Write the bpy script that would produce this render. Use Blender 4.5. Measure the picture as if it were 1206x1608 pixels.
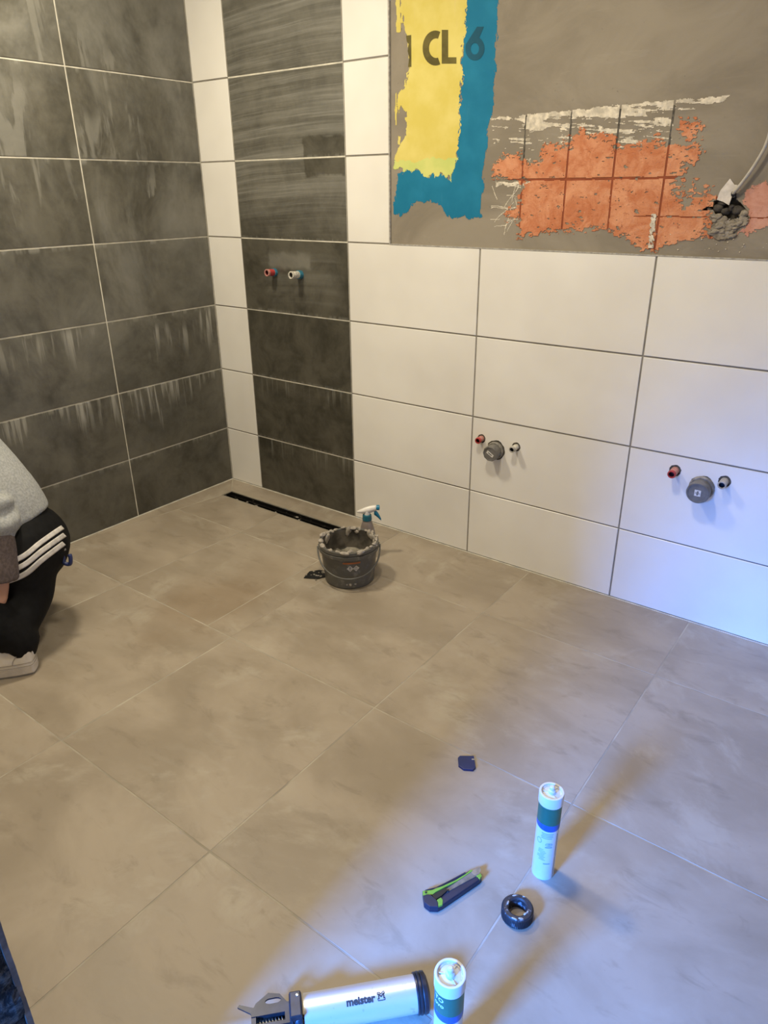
import bpy, bmesh, math, random
import numpy as np
from mathutils import Vector, Matrix, geometry, Quaternion

for o in list(bpy.data.objects): bpy.data.objects.remove(o, do_unlink=True)
scn = bpy.context.scene
COL = scn.collection
random.seed(7)
PI = math.pi

# ------------------------------------------------------------------ camera
cam_d = bpy.data.cameras.new('camera'); cam = bpy.data.objects.new('camera', cam_d); COL.objects.link(cam)
cam_d.sensor_fit = 'VERTICAL'; cam_d.sensor_height = 36.0; cam_d.lens = 1122.18 / 1608 * 36
cam_d.clip_start = 0.02
Rt = Vector((0.80112, 0.598447, -0.0082615)); Dn = Vector((0.239605, -0.333339, -0.911852)); Fw = Vector((-0.548449, 0.728524, -0.410435))
Mx = Matrix((Rt, -Dn, -Fw)).transposed().to_4x4(); Mx.translation = Vector((2.70513, -2.29105, 1.35736))
cam.matrix_world = Mx
scn.camera = cam
# ------------------------------------------------------------------ world, light, exposure
w = bpy.data.worlds.new('world'); scn.world = w; w.use_nodes = True
w.node_tree.nodes['Background'].inputs[0].default_value = (0.55, 0.7, 1.0, 1); w.node_tree.nodes['Background'].inputs[1].default_value = 0.3
vs = scn.view_settings
vs.view_transform = 'Standard'; vs.look = 'None'; vs.gamma = 1; vs.use_curve_mapping = False; vs.exposure = 0.0

def area(name, loc, rot, size, energy, color, size_y=None, shape='RECTANGLE', spread=180):
    d = bpy.data.lights.new(name, 'AREA'); d.shape = shape; d.size = size
    if size_y: d.size_y = size_y
    d.energy = energy; d.color = color; d.spread = math.radians(spread)
    o = bpy.data.objects.new(name, d); COL.objects.link(o); o.location = loc; o.rotation_euler = rot
    return o
WARM = (1.0, 0.89, 0.67)
# two round ceiling lamps of the bathroom
LAMPS = [((0.60, -1.05, 2.405), 31), ((1.75, -1.12, 2.405), 23)]
for i, (l, e) in enumerate(LAMPS):
    area('ceiling_lamp_light', l, (0, 0, 0), 0.26, e, WARM, shape='DISK')
# daylight coming in by the hall window behind the camera
area('window_daylight', (1.87, -4.52, 1.44), (math.radians(49), 0, math.radians(-6)), 0.62, 185, (0.05, 0.26, 1.0), 0.85, spread=66)

# ------------------------------------------------------------------ node helper
def srgb(r, g, b):
    f = lambda c: (c / 12.92 if c <= 0.04045 else ((c + 0.055) / 1.055) ** 2.4)
    return (f(r / 255), f(g / 255), f(b / 255))

class G:
    def __init__(s, name, rough=0.5, metal=0.0, spec=0.5):
        s.m = bpy.data.materials.new(name); s.m.use_nodes = True; s.nt = s.m.node_tree
        s.b = s.nt.nodes['Principled BSDF']
        s.b.inputs['Roughness'].default_value = rough; s.b.inputs['Metallic'].default_value = metal
        s.b.inputs['Specular IOR Level'].default_value = spec
    def new(s, t): return s.nt.nodes.new(t)
    def put(s, sock, v):
        if hasattr(v, 'is_output'): s.nt.links.new(v, sock)
        elif isinstance(v, (tuple, list)): sock.default_value = tuple(v) + ((1,) if len(v) == 3 and sock.type == 'RGBA' else ())
        else: sock.default_value = v
    def pos(s):
        if not hasattr(s, '_p'): s._p = s.new('ShaderNodeNewGeometry').outputs['Position']
        return s._p
    def obj(s): return s.new('ShaderNodeTexCoord').outputs['Object']
    def rnd(s): return s.new('ShaderNodeObjectInfo').outputs['Random']
    def xyz(s, v=None):
        n = s.new('ShaderNodeSeparateXYZ'); s.put(n.inputs[0], v if v is not None else s.pos()); return n.outputs
    def mul(s, v, k):
        n = s.new('ShaderNodeVectorMath'); n.operation = 'MULTIPLY'; s.put(n.inputs[0], v); s.put(n.inputs[1], k); return n.outputs[0]
    def add(s, v, k):
        n = s.new('ShaderNodeVectorMath'); n.operation = 'ADD'; s.put(n.inputs[0], v); s.put(n.inputs[1], k); return n.outputs[0]
    def comb(s, a, b, c):
        n = s.new('ShaderNodeCombineXYZ'); s.put(n.inputs[0], a); s.put(n.inputs[1], b); s.put(n.inputs[2], c); return n.outputs[0]
    def m2(s, op, a, b=0.0):
        n = s.new('ShaderNodeMath'); n.operation = op; s.put(n.inputs[0], a); s.put(n.inputs[1], b); return n.outputs[0]
    def noise(s, v, scale, detail=3, rough=0.55, dist=0.0):
        n = s.new('ShaderNodeTexNoise'); s.put(n.inputs['Vector'], v); n.inputs['Scale'].default_value = scale
        n.inputs['Detail'].default_value = detail; n.inputs['Roughness'].default_value = rough; n.inputs['Distortion'].default_value = dist
        return n.outputs['Fac']
    def step(s, v, lo, hi, a=0.0, b=1.0):
        n = s.new('ShaderNodeMapRange'); n.interpolation_type = 'SMOOTHSTEP'; s.put(n.inputs[0], v)
        for i, x in zip((1, 2, 3, 4), (lo, hi, a, b)): n.inputs[i].default_value = x
        return n.outputs[0]
    def mix(s, f, a, b):
        n = s.new('ShaderNodeMix'); n.data_type = 'RGBA'; s.put(n.inputs[0], f); s.put(n.inputs[6], a); s.put(n.inputs[7], b); return n.outputs[2]
    def col(s, v): s.put(s.b.inputs['Base Color'], v)
    def rough(s, v): s.put(s.b.inputs['Roughness'], v)
    def bump(s, h, strength=0.3, dist=0.002):
        n = s.new('ShaderNodeBump'); n.inputs['Strength'].default_value = strength; n.inputs['Distance'].default_value = dist
        s.put(n.inputs['Height'], h); s.nt.links.new(n.outputs[0], s.b.inputs['Normal'])

def plain(name, c, rough=0.5, metal=0.0, vary=0.12, scale=40, spec=0.5, bump=0.0):
    g = G(name, rough, metal, spec)
    n = g.noise(g.obj(), scale, 3)
    f = g.step(n, 0.3, 0.7)
    g.col(g.mix(f, tuple(x * (1 - vary) for x in c), tuple(min(1, x * (1 + vary)) for x in c)))
    if bump: g.bump(n, bump, 0.003)
    return g.m

M = {}
# white wall tile
g = G('white_tile', 0.33)
n = g.noise(g.pos(), 2.5, 3)
g.col(g.mix(g.step(n, 0.3, 0.75), (0.80, 0.775, 0.725), (0.72, 0.69, 0.64)))
g.rough(g.step(g.noise(g.mul(g.pos(), (1, 1, 0.3)), 9, 4), 0.3, 0.7, 0.28, 0.45)); M['white_tile'] = g.m

def dark_tile(name, vertical):
    g = G(name, 0.45)
    p = g.pos(); x, y, z = g.xyz()
    r3 = g.comb(0, g.m2('MULTIPLY', g.rnd(), 9.0), g.m2('MULTIPLY', g.rnd(), 17.0))
    pt = g.add(p, r3)                                    # every tile has its own print
    cl = g.noise(pt, 5.5, 9, 0.70, 0.4)
    fine = g.noise(p, 26, 5, 0.6)
    base = g.mix(g.step(cl, 0.34, 0.66), (0.036, 0.033, 0.024), (0.090, 0.083, 0.064))
    base = g.mix(g.step(fine, 0.40, 0.75, 0, 0.25), base, (0.105, 0.098, 0.078))
    if vertical:
        # dried grout haze running down from the joints
        st = g.noise(g.mul(p, (1, 34, 2.2)), 1.0, 4, 0.6, 0.3)
        fr = g.m2('FRACT', g.m2('DIVIDE', g.m2('ADD', z, 0.026), 0.3))
        fr = g.m2('ADD', fr, g.m2('MULTIPLY', g.m2('SUBTRACT', g.noise(g.mul(p, (1, 9, 0.4)), 1.0, 2), 0.5), 1.6))
        st2 = g.m2('MULTIPLY', g.step(st, 0.45, 0.62), g.step(fr, 0.35, 1.05))
        low = g.m2('MULTIPLY', g.step(z, 0.22, 0.34), g.step(z, 0.90, 0.84))
        area_ = g.step(g.noise(g.mul(p, (1, 4.5, 3)), 1.0, 2), 0.36, 0.54)
        f = g.m2('MULTIPLY', g.m2('MULTIPLY', st2, low), area_)
        wi = g.noise(g.mul(g.add(pt, (0, 3, 1)), (1, 12, 2.2)), 1.0, 5, 0.6, 0.5)
        up = g.m2('MULTIPLY', g.m2('MULTIPLY', g.step(wi, 0.50, 0.60), g.step(z, 1.0, 1.3)), g.step(g.noise(pt, 2.6, 3), 0.42, 0.60))
        haze = g.m2('MAXIMUM', g.m2('MULTIPLY', f, 0.85), g.m2('MULTIPLY', up, 0.40))
        haze_light = g.m2('MULTIPLY', g.step(g.noise(g.mul(p, (1, 2.2, 1.4)), 1.3, 5, 0.65, 0.5), 0.36, 0.70, 0.05, 0.40), g.step(z, 0.2, 1.5, 0.35, 1.1))  # patchy haze, raised with height to paint in the stronger light up the wall
        haze = g.m2('MAXIMUM', haze, haze_light)
        fe = g.m2('FRACT', g.m2('DIVIDE', g.m2('ADD', z, 0.026), 0.3))
        edge = g.m2('MULTIPLY', g.step(fe, 0.90, 0.985), g.step(g.noise(g.mul(p, (1, 22, 4)), 1.0, 4), 0.46, 0.66))
        haze = g.m2('MAXIMUM', haze, g.m2('MULTIPLY', edge, 0.45))
    else:
        # sponge swipes
        q = g.add(p, g.comb(0, 0, g.m2('ADD', g.m2('MULTIPLY', g.m2('POWER', g.m2('ABSOLUTE', g.m2('SUBTRACT', x, 0.75)), 2.0), 0.10), g.m2('MULTIPLY', g.noise(p, 2.5, 2), 0.02))))
        st = g.noise(g.mul(q, (1.6, 1, 110)), 1.0, 6, 0.75, 0.1)
        st2 = g.noise(g.mul(q, (0.8, 1, 24)), 1.0, 3, 0.6, 0.1)
        up = g.step(g.m2('ADD', z, g.m2('MULTIPLY', g.noise(p, 6, 3), 0.12)), 1.16, 1.50)
        f = g.m2('ADD', g.m2('MULTIPLY', g.step(st, 0.46, 0.74), 0.34), g.m2('MULTIPLY', g.step(st2, 0.35, 0.7), 0.28))
        qx = g.m2('ADD', x, g.m2('MULTIPLY', g.m2('SUBTRACT', g.noise(p, 18, 4), 0.5), 0.05)); qz = g.m2('ADD', z, g.m2('MULTIPLY', g.m2('SUBTRACT', g.noise(g.add(p, (4, 4, 4)), 18, 4), 0.5), 0.05))
        def rect(xa, xb, za, zb, e=0.012): return g.m2('MULTIPLY', g.m2('MULTIPLY', g.step(qx, xa, xa + e), g.step(qx, xb, xb - e)), g.m2('MULTIPLY', g.step(qz, za, za + e), g.step(qz, zb, zb - e)))
        haze = g.m2('MULTIPLY', g.m2('MULTIPLY', g.m2('ADD', f, 0.12), up), g.m2('SUBTRACT', 1.0, g.m2('MULTIPLY', rect(0.60, 0.83, 1.405, 1.55), 0.9)))
        dn = g.noise(g.mul(p, (60, 1, 2.5)), 1.0, 3)
        fr = g.m2('FRACT', g.m2('DIVIDE', g.m2('ADD', z, 0.026), 0.3))
        e = g.m2('MULTIPLY', g.m2('MULTIPLY', g.step(dn, 0.52, 0.7), g.step(fr, 0.62, 1.0)), g.step(z, 0.62, 0.55))
        haze = g.m2('MAXIMUM', haze, g.m2('MULTIPLY', e, 0.35))
        e2 = g.m2('MULTIPLY', g.step(fr, 0.06, 0.0), g.step(g.noise(g.mul(p, (70, 1, 3)), 1.0, 3), 0.42, 0.6))
        haze = g.m2('MAXIMUM', haze, g.m2('MULTIPLY', e2, 0.3))
        haze = g.m2('MAXIMUM', haze, g.m2('MULTIPLY', rect(0.36, 0.63, 1.045, 1.135, 0.03), 0.30))
        haze = g.m2('MAXIMUM', haze, g.m2('MULTIPLY', rect(0.30, 0.80, 0.88, 1.17, 0.08), g.step(st2, 0.35, 0.8, 0.02, 0.2)))
    g.col(g.mix(haze, base, (0.335, 0.328, 0.292)))
    g.rough(g.m2('ADD', 0.38, g.m2('MULTIPLY', haze, 0.35)))
    g.bump(fine, 0.08, 0.001)
    return g.m
M['dark_side'] = dark_tile('dark_slate_tile', True)
M['dark_strip'] = dark_tile('dark_strip_tile', False)

# floor tile
g = G('beige_floor_tile', 0.5)
p = g.pos(); x, y, z = g.xyz()
off = g.add(p, g.comb(g.m2('MULTIPLY', g.rnd(), 7.0), g.m2('MULTIPLY', g.rnd(), 13.0), 0))
cl = g.noise(g.mul(off, (1, 1.5, 1)), 2.6, 6, 0.6, 0.4)
c = g.mix(g.step(cl, 0.33, 0.68), (0.262, 0.216, 0.162), (0.348, 0.292, 0.226))
rot = g.new('ShaderNodeVectorRotate'); rot.rotation_type = 'Z_AXIS'; g.put(rot.inputs['Vector'], off); g.put(rot.inputs['Angle'], g.m2('MULTIPLY', g.rnd(), 6.28))
wipe = g.noise(g.mul(rot.outputs[0], (3.0, 5.0, 1)), 1.5, 7, 0.68, 0.25)
patch = g.step(g.noise(p, 2.3, 4, 0.6, 0.5), 0.44, 0.62)
c = g.mix(g.m2('MULTIPLY', g.m2('MULTIPLY', g.step(wipe, 0.48, 0.66), patch), 0.62), c, (0.40, 0.355, 0.285))
swirl = g.new('ShaderNodeTexWave'); swirl.wave_type = 'RINGS'; g.put(swirl.inputs['Vector'], g.mul(off, (1.6, 2.2, 0)))
swirl.inputs['Scale'].default_value = 2.2; swirl.inputs['Distortion'].default_value = 9.0; swirl.inputs['Detail'].default_value = 4; swirl.inputs['Detail Scale'].default_value = 1.4
sw = g.m2('MULTIPLY', g.step(swirl.outputs['Fac'], 0.62, 1.0), g.step(g.noise(p, 4.5, 2), 0.48, 0.66))
c = g.mix(g.m2('MULTIPLY', sw, 0.10), c, (0.40, 0.375, 0.32))
dk = g.m2('MULTIPLY', g.step(g.noise(g.mul(off, (3, 7, 1)), 2.4, 5, 0.65, 0.6), 0.54, 0.72), 0.36)
c = g.mix(dk, c, (0.160, 0.128, 0.092))
# brown rusty stain by the shower edge
dx = g.m2('MULTIPLY', g.m2('SUBTRACT', x, 0.86), 3.2); dy = g.m2('MULTIPLY', g.m2('SUBTRACT', y, -0.86), 1.9)
rr = g.m2('SQRT', g.m2('ADD', g.m2('MULTIPLY', dx, dx), g.m2('MULTIPLY', dy, dy)))
stn = g.m2('MULTIPLY', g.step(g.m2('ADD', rr, g.m2('MULTIPLY', g.noise(p, 5, 4), 0.9)), 1.25, 0.55), 0.5)
c = g.mix(stn, c, (0.205, 0.140, 0.078))
spk = g.step(g.noise(p, 120, 2), 0.74, 0.80, 0, 0.5)
c = g.mix(spk, c, (0.16, 0.13, 0.10))
g.col(c); g.rough(g.step(cl, 0.3, 0.7, 0.42, 0.58)); g.bump(g.noise(p, 60, 4), 0.06, 0.001); M['floor_tile'] = g.m

M['grout_light'] = plain('light_grout', (0.56, 0.53, 0.45), 0.9, vary=0.18, scale=18)
M['grout_grey'] = plain('grey_grout', (0.235, 0.215, 0.18), 0.9, vary=0.15, scale=18)
M['grout_floor'] = plain('floor_grout', (0.335, 0.30, 0.24), 0.9, vary=0.22, scale=9)

# cement plaster
g = G('cement_plaster', 0.85)
p = g.pos()
cl = g.noise(g.mul(p, (1, 1, 1.6)), 3.0, 6, 0.6, 0.8)
c = g.mix(g.step(cl, 0.3, 0.7), (0.203, 0.174, 0.134), (0.282, 0.245, 0.192))
tr = g.noise(g.mul(p, (5, 1, 30)), 1.0, 4, 0.6, 1.0)
c = g.mix(g.step(tr, 0.6, 0.8, 0, 0.22), c, (0.38, 0.345, 0.29))
c = g.mix(g.step(g.noise(p, 70, 3), 0.70, 0.78, 0, 0.6), c, (0.10, 0.088, 0.07))
g.col(c); g.bump(g.noise(p, 45, 6, 0.65), 0.25, 0.003); M['plaster'] = g.m
# paints and old mortar
def paint(name, a, b, worn, sc=(60, 1, 4), th=0.62):
    g = G(name, 0.7, 0, 0.2); p = g.pos()
    c = g.mix(g.step(g.noise(p, 9, 4), 0.35, 0.7), a, b)
    c = g.mix(g.m2('MULTIPLY', g.step(g.noise(g.mul(p, sc), 1.0, 4), th, 0.8), 0.6), c, worn)
    g.col(c); g.bump(g.noise(p, 80, 3), 0.15, 0.002); return g
M['yellow'] = paint('yellow_paint', (0.61, 0.505, 0.115), (0.68, 0.58, 0.18), (0.62, 0.50, 0.26)).m
M['lime'] = paint('lime_paint', (0.50, 0.56, 0.16), (0.62, 0.62, 0.20), (0.42, 0.45, 0.22)).m
M['blue'] = paint('blue_paint', (0.008, 0.155, 0.28), (0.014, 0.19, 0.33), (0.05, 0.22, 0.33)).m
M['letter'] = paint('faded_black_paint', (0.085, 0.07, 0.02), (0.15, 0.125, 0.035), (0.24, 0.20, 0.06), (9, 1, 14), 0.5).m
M['letter_blue'] = paint('faded_navy_paint', (0.010, 0.075, 0.125), (0.012, 0.10, 0.17), (0.012, 0.13, 0.22)).m
def mortar(name, a, b, dk):
    g = G(name, 0.85); p = g.pos()
    c = g.mix(g.step(g.noise(p, 14, 5, 0.65, 1.0), 0.35, 0.68), a, b)
    c = g.mix(g.step(g.noise(g.mul(p, (40, 1, 90)), 1.0, 5, 0.7, 2.0), 0.55, 0.72, 0, 0.55), c, dk)
    c = g.mix(g.step(g.noise(g.mul(p, (30, 1, 60)), 1.3, 4, 0.7, 2.5), 0.60, 0.75, 0, 0.5), c, (0.66, 0.44, 0.31))
    c = g.mix(g.step(g.noise(g.mul(g.add(p, (2, 0, 5)), (25, 1, 14)), 1.6, 5, 0.75, 3.0), 0.60, 0.66, 0, 0.55), c, (0.30, 0.075, 0.03))
    g.col(c); g.bump(g.noise(p, 90, 5, 0.7, 1.5), 0.5, 0.004); return g.m
M['orange'] = mortar('orange_mortar', (0.50, 0.165, 0.068), (0.66, 0.30, 0.16), (0.36, 0.085, 0.03))
M['pink'] = mortar('pink_mortar', (0.52, 0.235, 0.165), (0.62, 0.33, 0.25), (0.40, 0.15, 0.10))
M['groove'] = plain('red_groove', (0.25, 0.060, 0.022), 0.9)
M['residue'] = plain('white_residue', (0.60, 0.54, 0.44), 0.9, vary=0.25, scale=60)
M['rubble'] = plain('rubble', (0.23, 0.20, 0.16), 0.95, vary=0.4, scale=80, bump=0.6)
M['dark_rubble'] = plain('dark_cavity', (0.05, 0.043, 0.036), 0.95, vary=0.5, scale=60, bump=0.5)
M['white_gypsum'] = plain('white_gypsum', (0.62, 0.57, 0.52), 0.9, vary=0.15, scale=50)
M['cable'] = plain('grey_cable', (0.42, 0.39, 0.34), 0.45)
M['wall_paint'] = plain('wall_paint', (0.66, 0.62, 0.55), 0.9, vary=0.05, scale=4)
M['hall_floor'] = plain('dark_hall_screed', (0.10, 0.09, 0.075), 0.9)
M['hall_wall'] = plain('bare_hall_plaster', (0.24, 0.21, 0.165), 0.9)
M['ceiling'] = plain('ceiling_paint', (0.80, 0.78, 0.73), 0.95, vary=0.03, scale=3)
M['frame_white'] = plain('window_frame', (0.75, 0.75, 0.75), 0.4, vary=0.03)
g = G('window_glass', 0.02); g.b.inputs['Transmission Weight'].default_value = 1.0; g.col((0.95, 0.97, 1.0)); M['glass'] = g.m
M['red_plastic'] = plain('red_pipe_plug', (0.42, 0.045, 0.045), 0.45)
M['pale_red'] = plain('pale_red_sleeve', (0.46, 0.21, 0.18), 0.6, vary=0.3, scale=90)
M['red_in'] = plain('dark_red_bore', (0.10, 0.008, 0.010), 0.5)
M['pipe_white'] = plain('pipe_white', (0.55, 0.52, 0.45), 0.6, vary=0.35, scale=120)
M['pipe_blue'] = plain('pipe_blue', (0.03, 0.16, 0.24), 0.5, vary=0.3, scale=90)
M['pipe_grey'] = plain('pipe_grey', (0.36, 0.34, 0.31), 0.6, vary=0.25, scale=90)
M['navy_in'] = plain('navy_bore', (0.010, 0.012, 0.025), 0.5)
M['drain_grey'] = plain('grey_waste_cap', (0.145, 0.138, 0.128), 0.4, vary=0.15, scale=60)
M['drain_grey_dark'] = plain('grey_waste_collar', (0.21, 0.195, 0.17), 0.6, vary=0.35, scale=90)
M['sticker'] = plain('white_sticker', (0.66, 0.64, 0.60), 0.5, vary=0.1, scale=150)
M['ink'] = plain('dark_ink', (0.03, 0.03, 0.03), 0.6)
M['bore'] = plain('dark_recess', (0.085, 0.075, 0.06), 0.95, vary=0.4, scale=120)  # dark colour standing in for shade inside holes
M['bucket'] = (lambda g: (g.col(g.mix(g.step(g.noise(g.obj(), 22, 5, 0.65), 0.52, 0.74), (0.085, 0.083, 0.076), (0.19, 0.18, 0.16))), g.m)[1])(G('dirty_grey_plastic', 0.42))
M['bucket_in'] = plain('bucket_inside', (0.075, 0.065, 0.052), 0.7, vary=0.5, scale=25)
M['mortar_grey'] = plain('wet_grey_mortar', (0.32, 0.285, 0.245), 0.85, vary=0.25, scale=60, bump=0.4)
M['mortar_dark'] = plain('grey_mortar_bed', (0.20, 0.18, 0.145), 0.8, vary=0.4, scale=30, bump=0.5)
M['orange_print'] = plain('orange_print', (0.33, 0.10, 0.03), 0.5)
M['haz_white'] = plain('pictogram_white', (0.45, 0.43, 0.40), 0.5)
g = G('bottle_plastic', 0.3); g.col((0.30, 0.25, 0.23)); g.b.inputs['Transmission Weight'].default_value = 0.35; M['bottle'] = g.m
M['bottle_white'] = plain('white_plastic', (0.74, 0.71, 0.66), 0.35, vary=0.04)
M['teal'] = plain('teal_plastic', (0.012, 0.115, 0.165), 0.4)
M['bottle_blue'] = plain('blue_plastic', (0.010, 0.17, 0.31), 0.35)
M['cart_white'] = plain('cartridge_white', (0.62, 0.62, 0.61), 0.35, vary=0.02)
M['cart_green'] = plain('label_green', (0.006, 0.115, 0.075), 0.35, vary=0.08, scale=30)
M['cart_blue'] = plain('label_blue', (0.008, 0.085, 0.36), 0.35, vary=0.05)
M['cart_print'] = plain('label_print', (0.20, 0.30, 0.38), 0.5)
M['cart_text'] = plain('label_white', (0.70, 0.76, 0.72), 0.4, vary=0.02)
M['navy'] = plain('navy_rubber', (0.011, 0.016, 0.036), 0.45, vary=0.15)
M['lime_green'] = plain('lime_plastic', (0.17, 0.33, 0.035), 0.4, vary=0.08)
M['steel'] = plain('brushed_steel', (0.45, 0.44, 0.40), 0.3, 0.8, vary=0.2, scale=70)
M['steel_dark'] = plain('dull_steel', (0.20, 0.19, 0.16), 0.4, 0.5, vary=0.25, scale=70)
M['black'] = plain('black_plastic', (0.012, 0.012, 0.013), 0.4, vary=0.2)
g = G('dirty_black_rubber', 0.5); g.col(g.mix(g.step(g.noise(g.obj(), 90, 4), 0.56, 0.66), (0.020, 0.021, 0.026), (0.20, 0.20, 0.21))); M['ring'] = g.m
M['chip'] = plain('navy_silicone', (0.008, 0.018, 0.075), 0.45, vary=0.1)
g = G('silver_barrel', 0.34, 0.55); g.col(g.mix(g.step(g.noise(g.obj(), 40, 4), 0.62, 0.75), (0.70, 0.70, 0.72), (0.42, 0.42, 0.44))); M['silver'] = g.m
M['gun_black'] = plain('gun_black_metal', (0.020, 0.022, 0.030), 0.35, 0.2, vary=0.3)
g = G('black_steel_drain', 0.35, 0.3); g.col(g.mix(g.step(g.noise(g.obj(), 45, 4), 0.62, 0.72), (0.010, 0.009, 0.008), (0.19, 0.175, 0.14))); M['drain'] = g.m
M['drain_edge'] = plain('drain_edge_steel', (0.36, 0.33, 0.27), 0.4, 0.4)
g = G('heather_grey_fleece', 0.95); n = g.noise(g.pos(), 160, 3); g.col(g.mix(g.step(n, 0.3, 0.7), (0.255, 0.262, 0.262), (0.36, 0.368, 0.365))); g.bump(n, 0.2, 0.002); M['hoodie'] = g.m
M['brown_knit'] = plain('brown_knit', (0.098, 0.075, 0.070), 0.95, vary=0.25, scale=120, bump=0.3)
M['trousers'] = plain('black_polyester', (0.005, 0.005, 0.0055), 0.75, vary=0.25, scale=60, spec=0.15)
M['stripe'] = plain('white_stripe', (0.56, 0.53, 0.50), 0.6, vary=0.15, scale=50)
M['skin'] = plain('skin', (0.50, 0.27, 0.18), 0.55, vary=0.08, scale=20)
M['hair'] = plain('brown_hair', (0.035, 0.022, 0.014), 0.7, vary=0.4, scale=90)
M['eye'] = plain('eye_white', (0.6, 0.58, 0.55), 0.3, vary=0.02)
M['shoe'] = plain('off_white_leather', (0.60, 0.55, 0.48), 0.5, vary=0.06)
M['shoe_seam'] = plain('shoe_seam', (0.33, 0.29, 0.24), 0.7)
M['sole'] = plain('off_white_sole', (0.50, 0.45, 0.385), 0.6, vary=0.08)
M['sole_grey'] = plain('grey_sole', (0.22, 0.205, 0.18), 0.7)
M['buckle'] = plain('blue_buckle', (0.018, 0.030, 0.115), 0.4)
M['pad'] = plain('grey_ribbon', (0.25, 0.235, 0.20), 0.7)
g = G('broken_masonry', 0.95); n = g.noise(g.pos(), 55, 6, 0.7, 0.6)
g.col(g.mix(g.step(n, 0.42, 0.62), (0.006, 0.006, 0.006), (0.13, 0.12, 0.105))); g.bump(n, 0.8, 0.01); M['broken'] = g.m
M['edge_plaster'] = plain('edge_plaster', (0.17, 0.14, 0.12), 0.9, vary=0.3, scale=40)

# ------------------------------------------------------------------ mesh helpers
def link(name, me, mat, parent=None, loc=None, rot=None):
    o = bpy.data.objects.new(name, me); COL.objects.link(o)
    if mat is not None and not me.materials:
        me.materials.append(M[mat] if isinstance(mat, str) else mat)
    if parent: o.parent = parent
    if loc is not None: o.location = loc
    if rot is not None: o.rotation_euler = rot
    return o
def tag(o, label=None, cat=None, group=None, kind=None):
    if label: o['label'] = label
    if cat: o['category'] = cat
    if group: o['group'] = group
    if kind: o['kind'] = kind
    return o
def empty(name, loc, label, cat, group=None, rz=0):
    o = bpy.data.objects.new(name, None); COL.objects.link(o); o.location = loc; o.rotation_euler = (0, 0, rz)
    o.empty_display_size = 0.05
    return tag(o, label, cat, group)
def mesh(vs_, fs, smooth=False):
    me = bpy.data.meshes.new('m'); me.from_pydata([tuple(v) for v in vs_], [], fs)
    bm = bmesh.new(); bm.from_mesh(me); bmesh.ops.recalc_face_normals(bm, faces=bm.faces[:]); bm.to_mesh(me); bm.free()
    if smooth: me.polygons.foreach_set('use_smooth', [True] * len(me.polygons))
    return me
def box_vf(a, b):
    (x0, y0, z0), (x1, y1, z1) = a, b
    v = [(x0, y0, z0), (x1, y0, z0), (x1, y1, z0), (x0, y1, z0), (x0, y0, z1), (x1, y0, z1), (x1, y1, z1), (x0, y1, z1)]
    return v, [(0, 3, 2, 1), (4, 5, 6, 7), (0, 1, 5, 4), (1, 2, 6, 5), (2, 3, 7, 6), (3, 0, 4, 7)]
def box(a, b, bev=0.0):
    v, f = box_vf(a, b); me = mesh(v, f)
    if bev:
        bm = bmesh.new(); bm.from_mesh(me); bmesh.ops.bevel(bm, geom=bm.edges[:], offset=bev, segments=2, affect='EDGES', profile=0.5)
        bm.to_mesh(me); bm.free()
    return me
def boxes(lst):
    V, F = [], []
    for a, b in lst:
        v, f = box_vf(a, b); k = len(V); V += v; F += [tuple(i + k for i in q) for q in f]
    return mesh(V, F)
def prism(poly, z0, z1, inset=0.0, bev=0.0):
    n = len(poly)
    v = [(x, y, z0) for x, y in poly] + [(x, y, z1) for x, y in poly]
    f = [tuple(range(n - 1, -1, -1)), tuple(range(n, 2 * n))] + [(i, (i + 1) % n, n + (i + 1) % n, n + i) for i in range(n)]
    me = mesh(v, f)
    if bev:
        bm = bmesh.new(); bm.from_mesh(me)
        ed = [e for e in bm.edges if all(abs(q.co.z - z1) < 1e-6 for q in e.verts)]
        bmesh.ops.bevel(bm, geom=ed, offset=bev, segments=2, affect='EDGES', profile=0.6); bm.to_mesh(me); bm.free()
    return me
def lathe(prof, seg=32, axis='z', smooth=True, sx=1.0, sy=1.0):
    V, F = [], []; n = len(prof)
    for i in range(seg):
        a = 2 * PI * i / seg
        for r, h in prof: V.append((r * math.cos(a) * sx, r * math.sin(a) * sy, h))
    for i in range(seg):
        j = (i + 1) % seg
        for k in range(n - 1): F.append((i * n + k, j * n + k, j * n + k + 1, i * n + k + 1))
    if axis == 'y': V = [(x, -z, y) for x, y, z in V]     # height grows towards -y (out of the back wall)
    me = mesh(V, F)
    bm = bmesh.new(); bm.from_mesh(me); bmesh.ops.remove_doubles(bm, verts=bm.verts[:], dist=1e-6); bm.to_mesh(me); bm.free()
    if smooth:
        me.polygons.foreach_set('use_smooth', [True] * len(me.polygons))
        me.set_sharp_from_angle(angle=math.radians(40))
    return me
def frames(pts):
    out = []; up = None
    for i in range(len(pts)):
        t = (pts[min(i + 1, len(pts) - 1)] - pts[max(i - 1, 0)]).normalized()
        if up is None:
            up = Vector((0, 0, 1)) if abs(t.z) < 0.9 else Vector((1, 0, 0))
        s = t.cross(up).normalized(); up = s.cross(t).normalized(); out.append((s, up))
    return out
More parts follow.
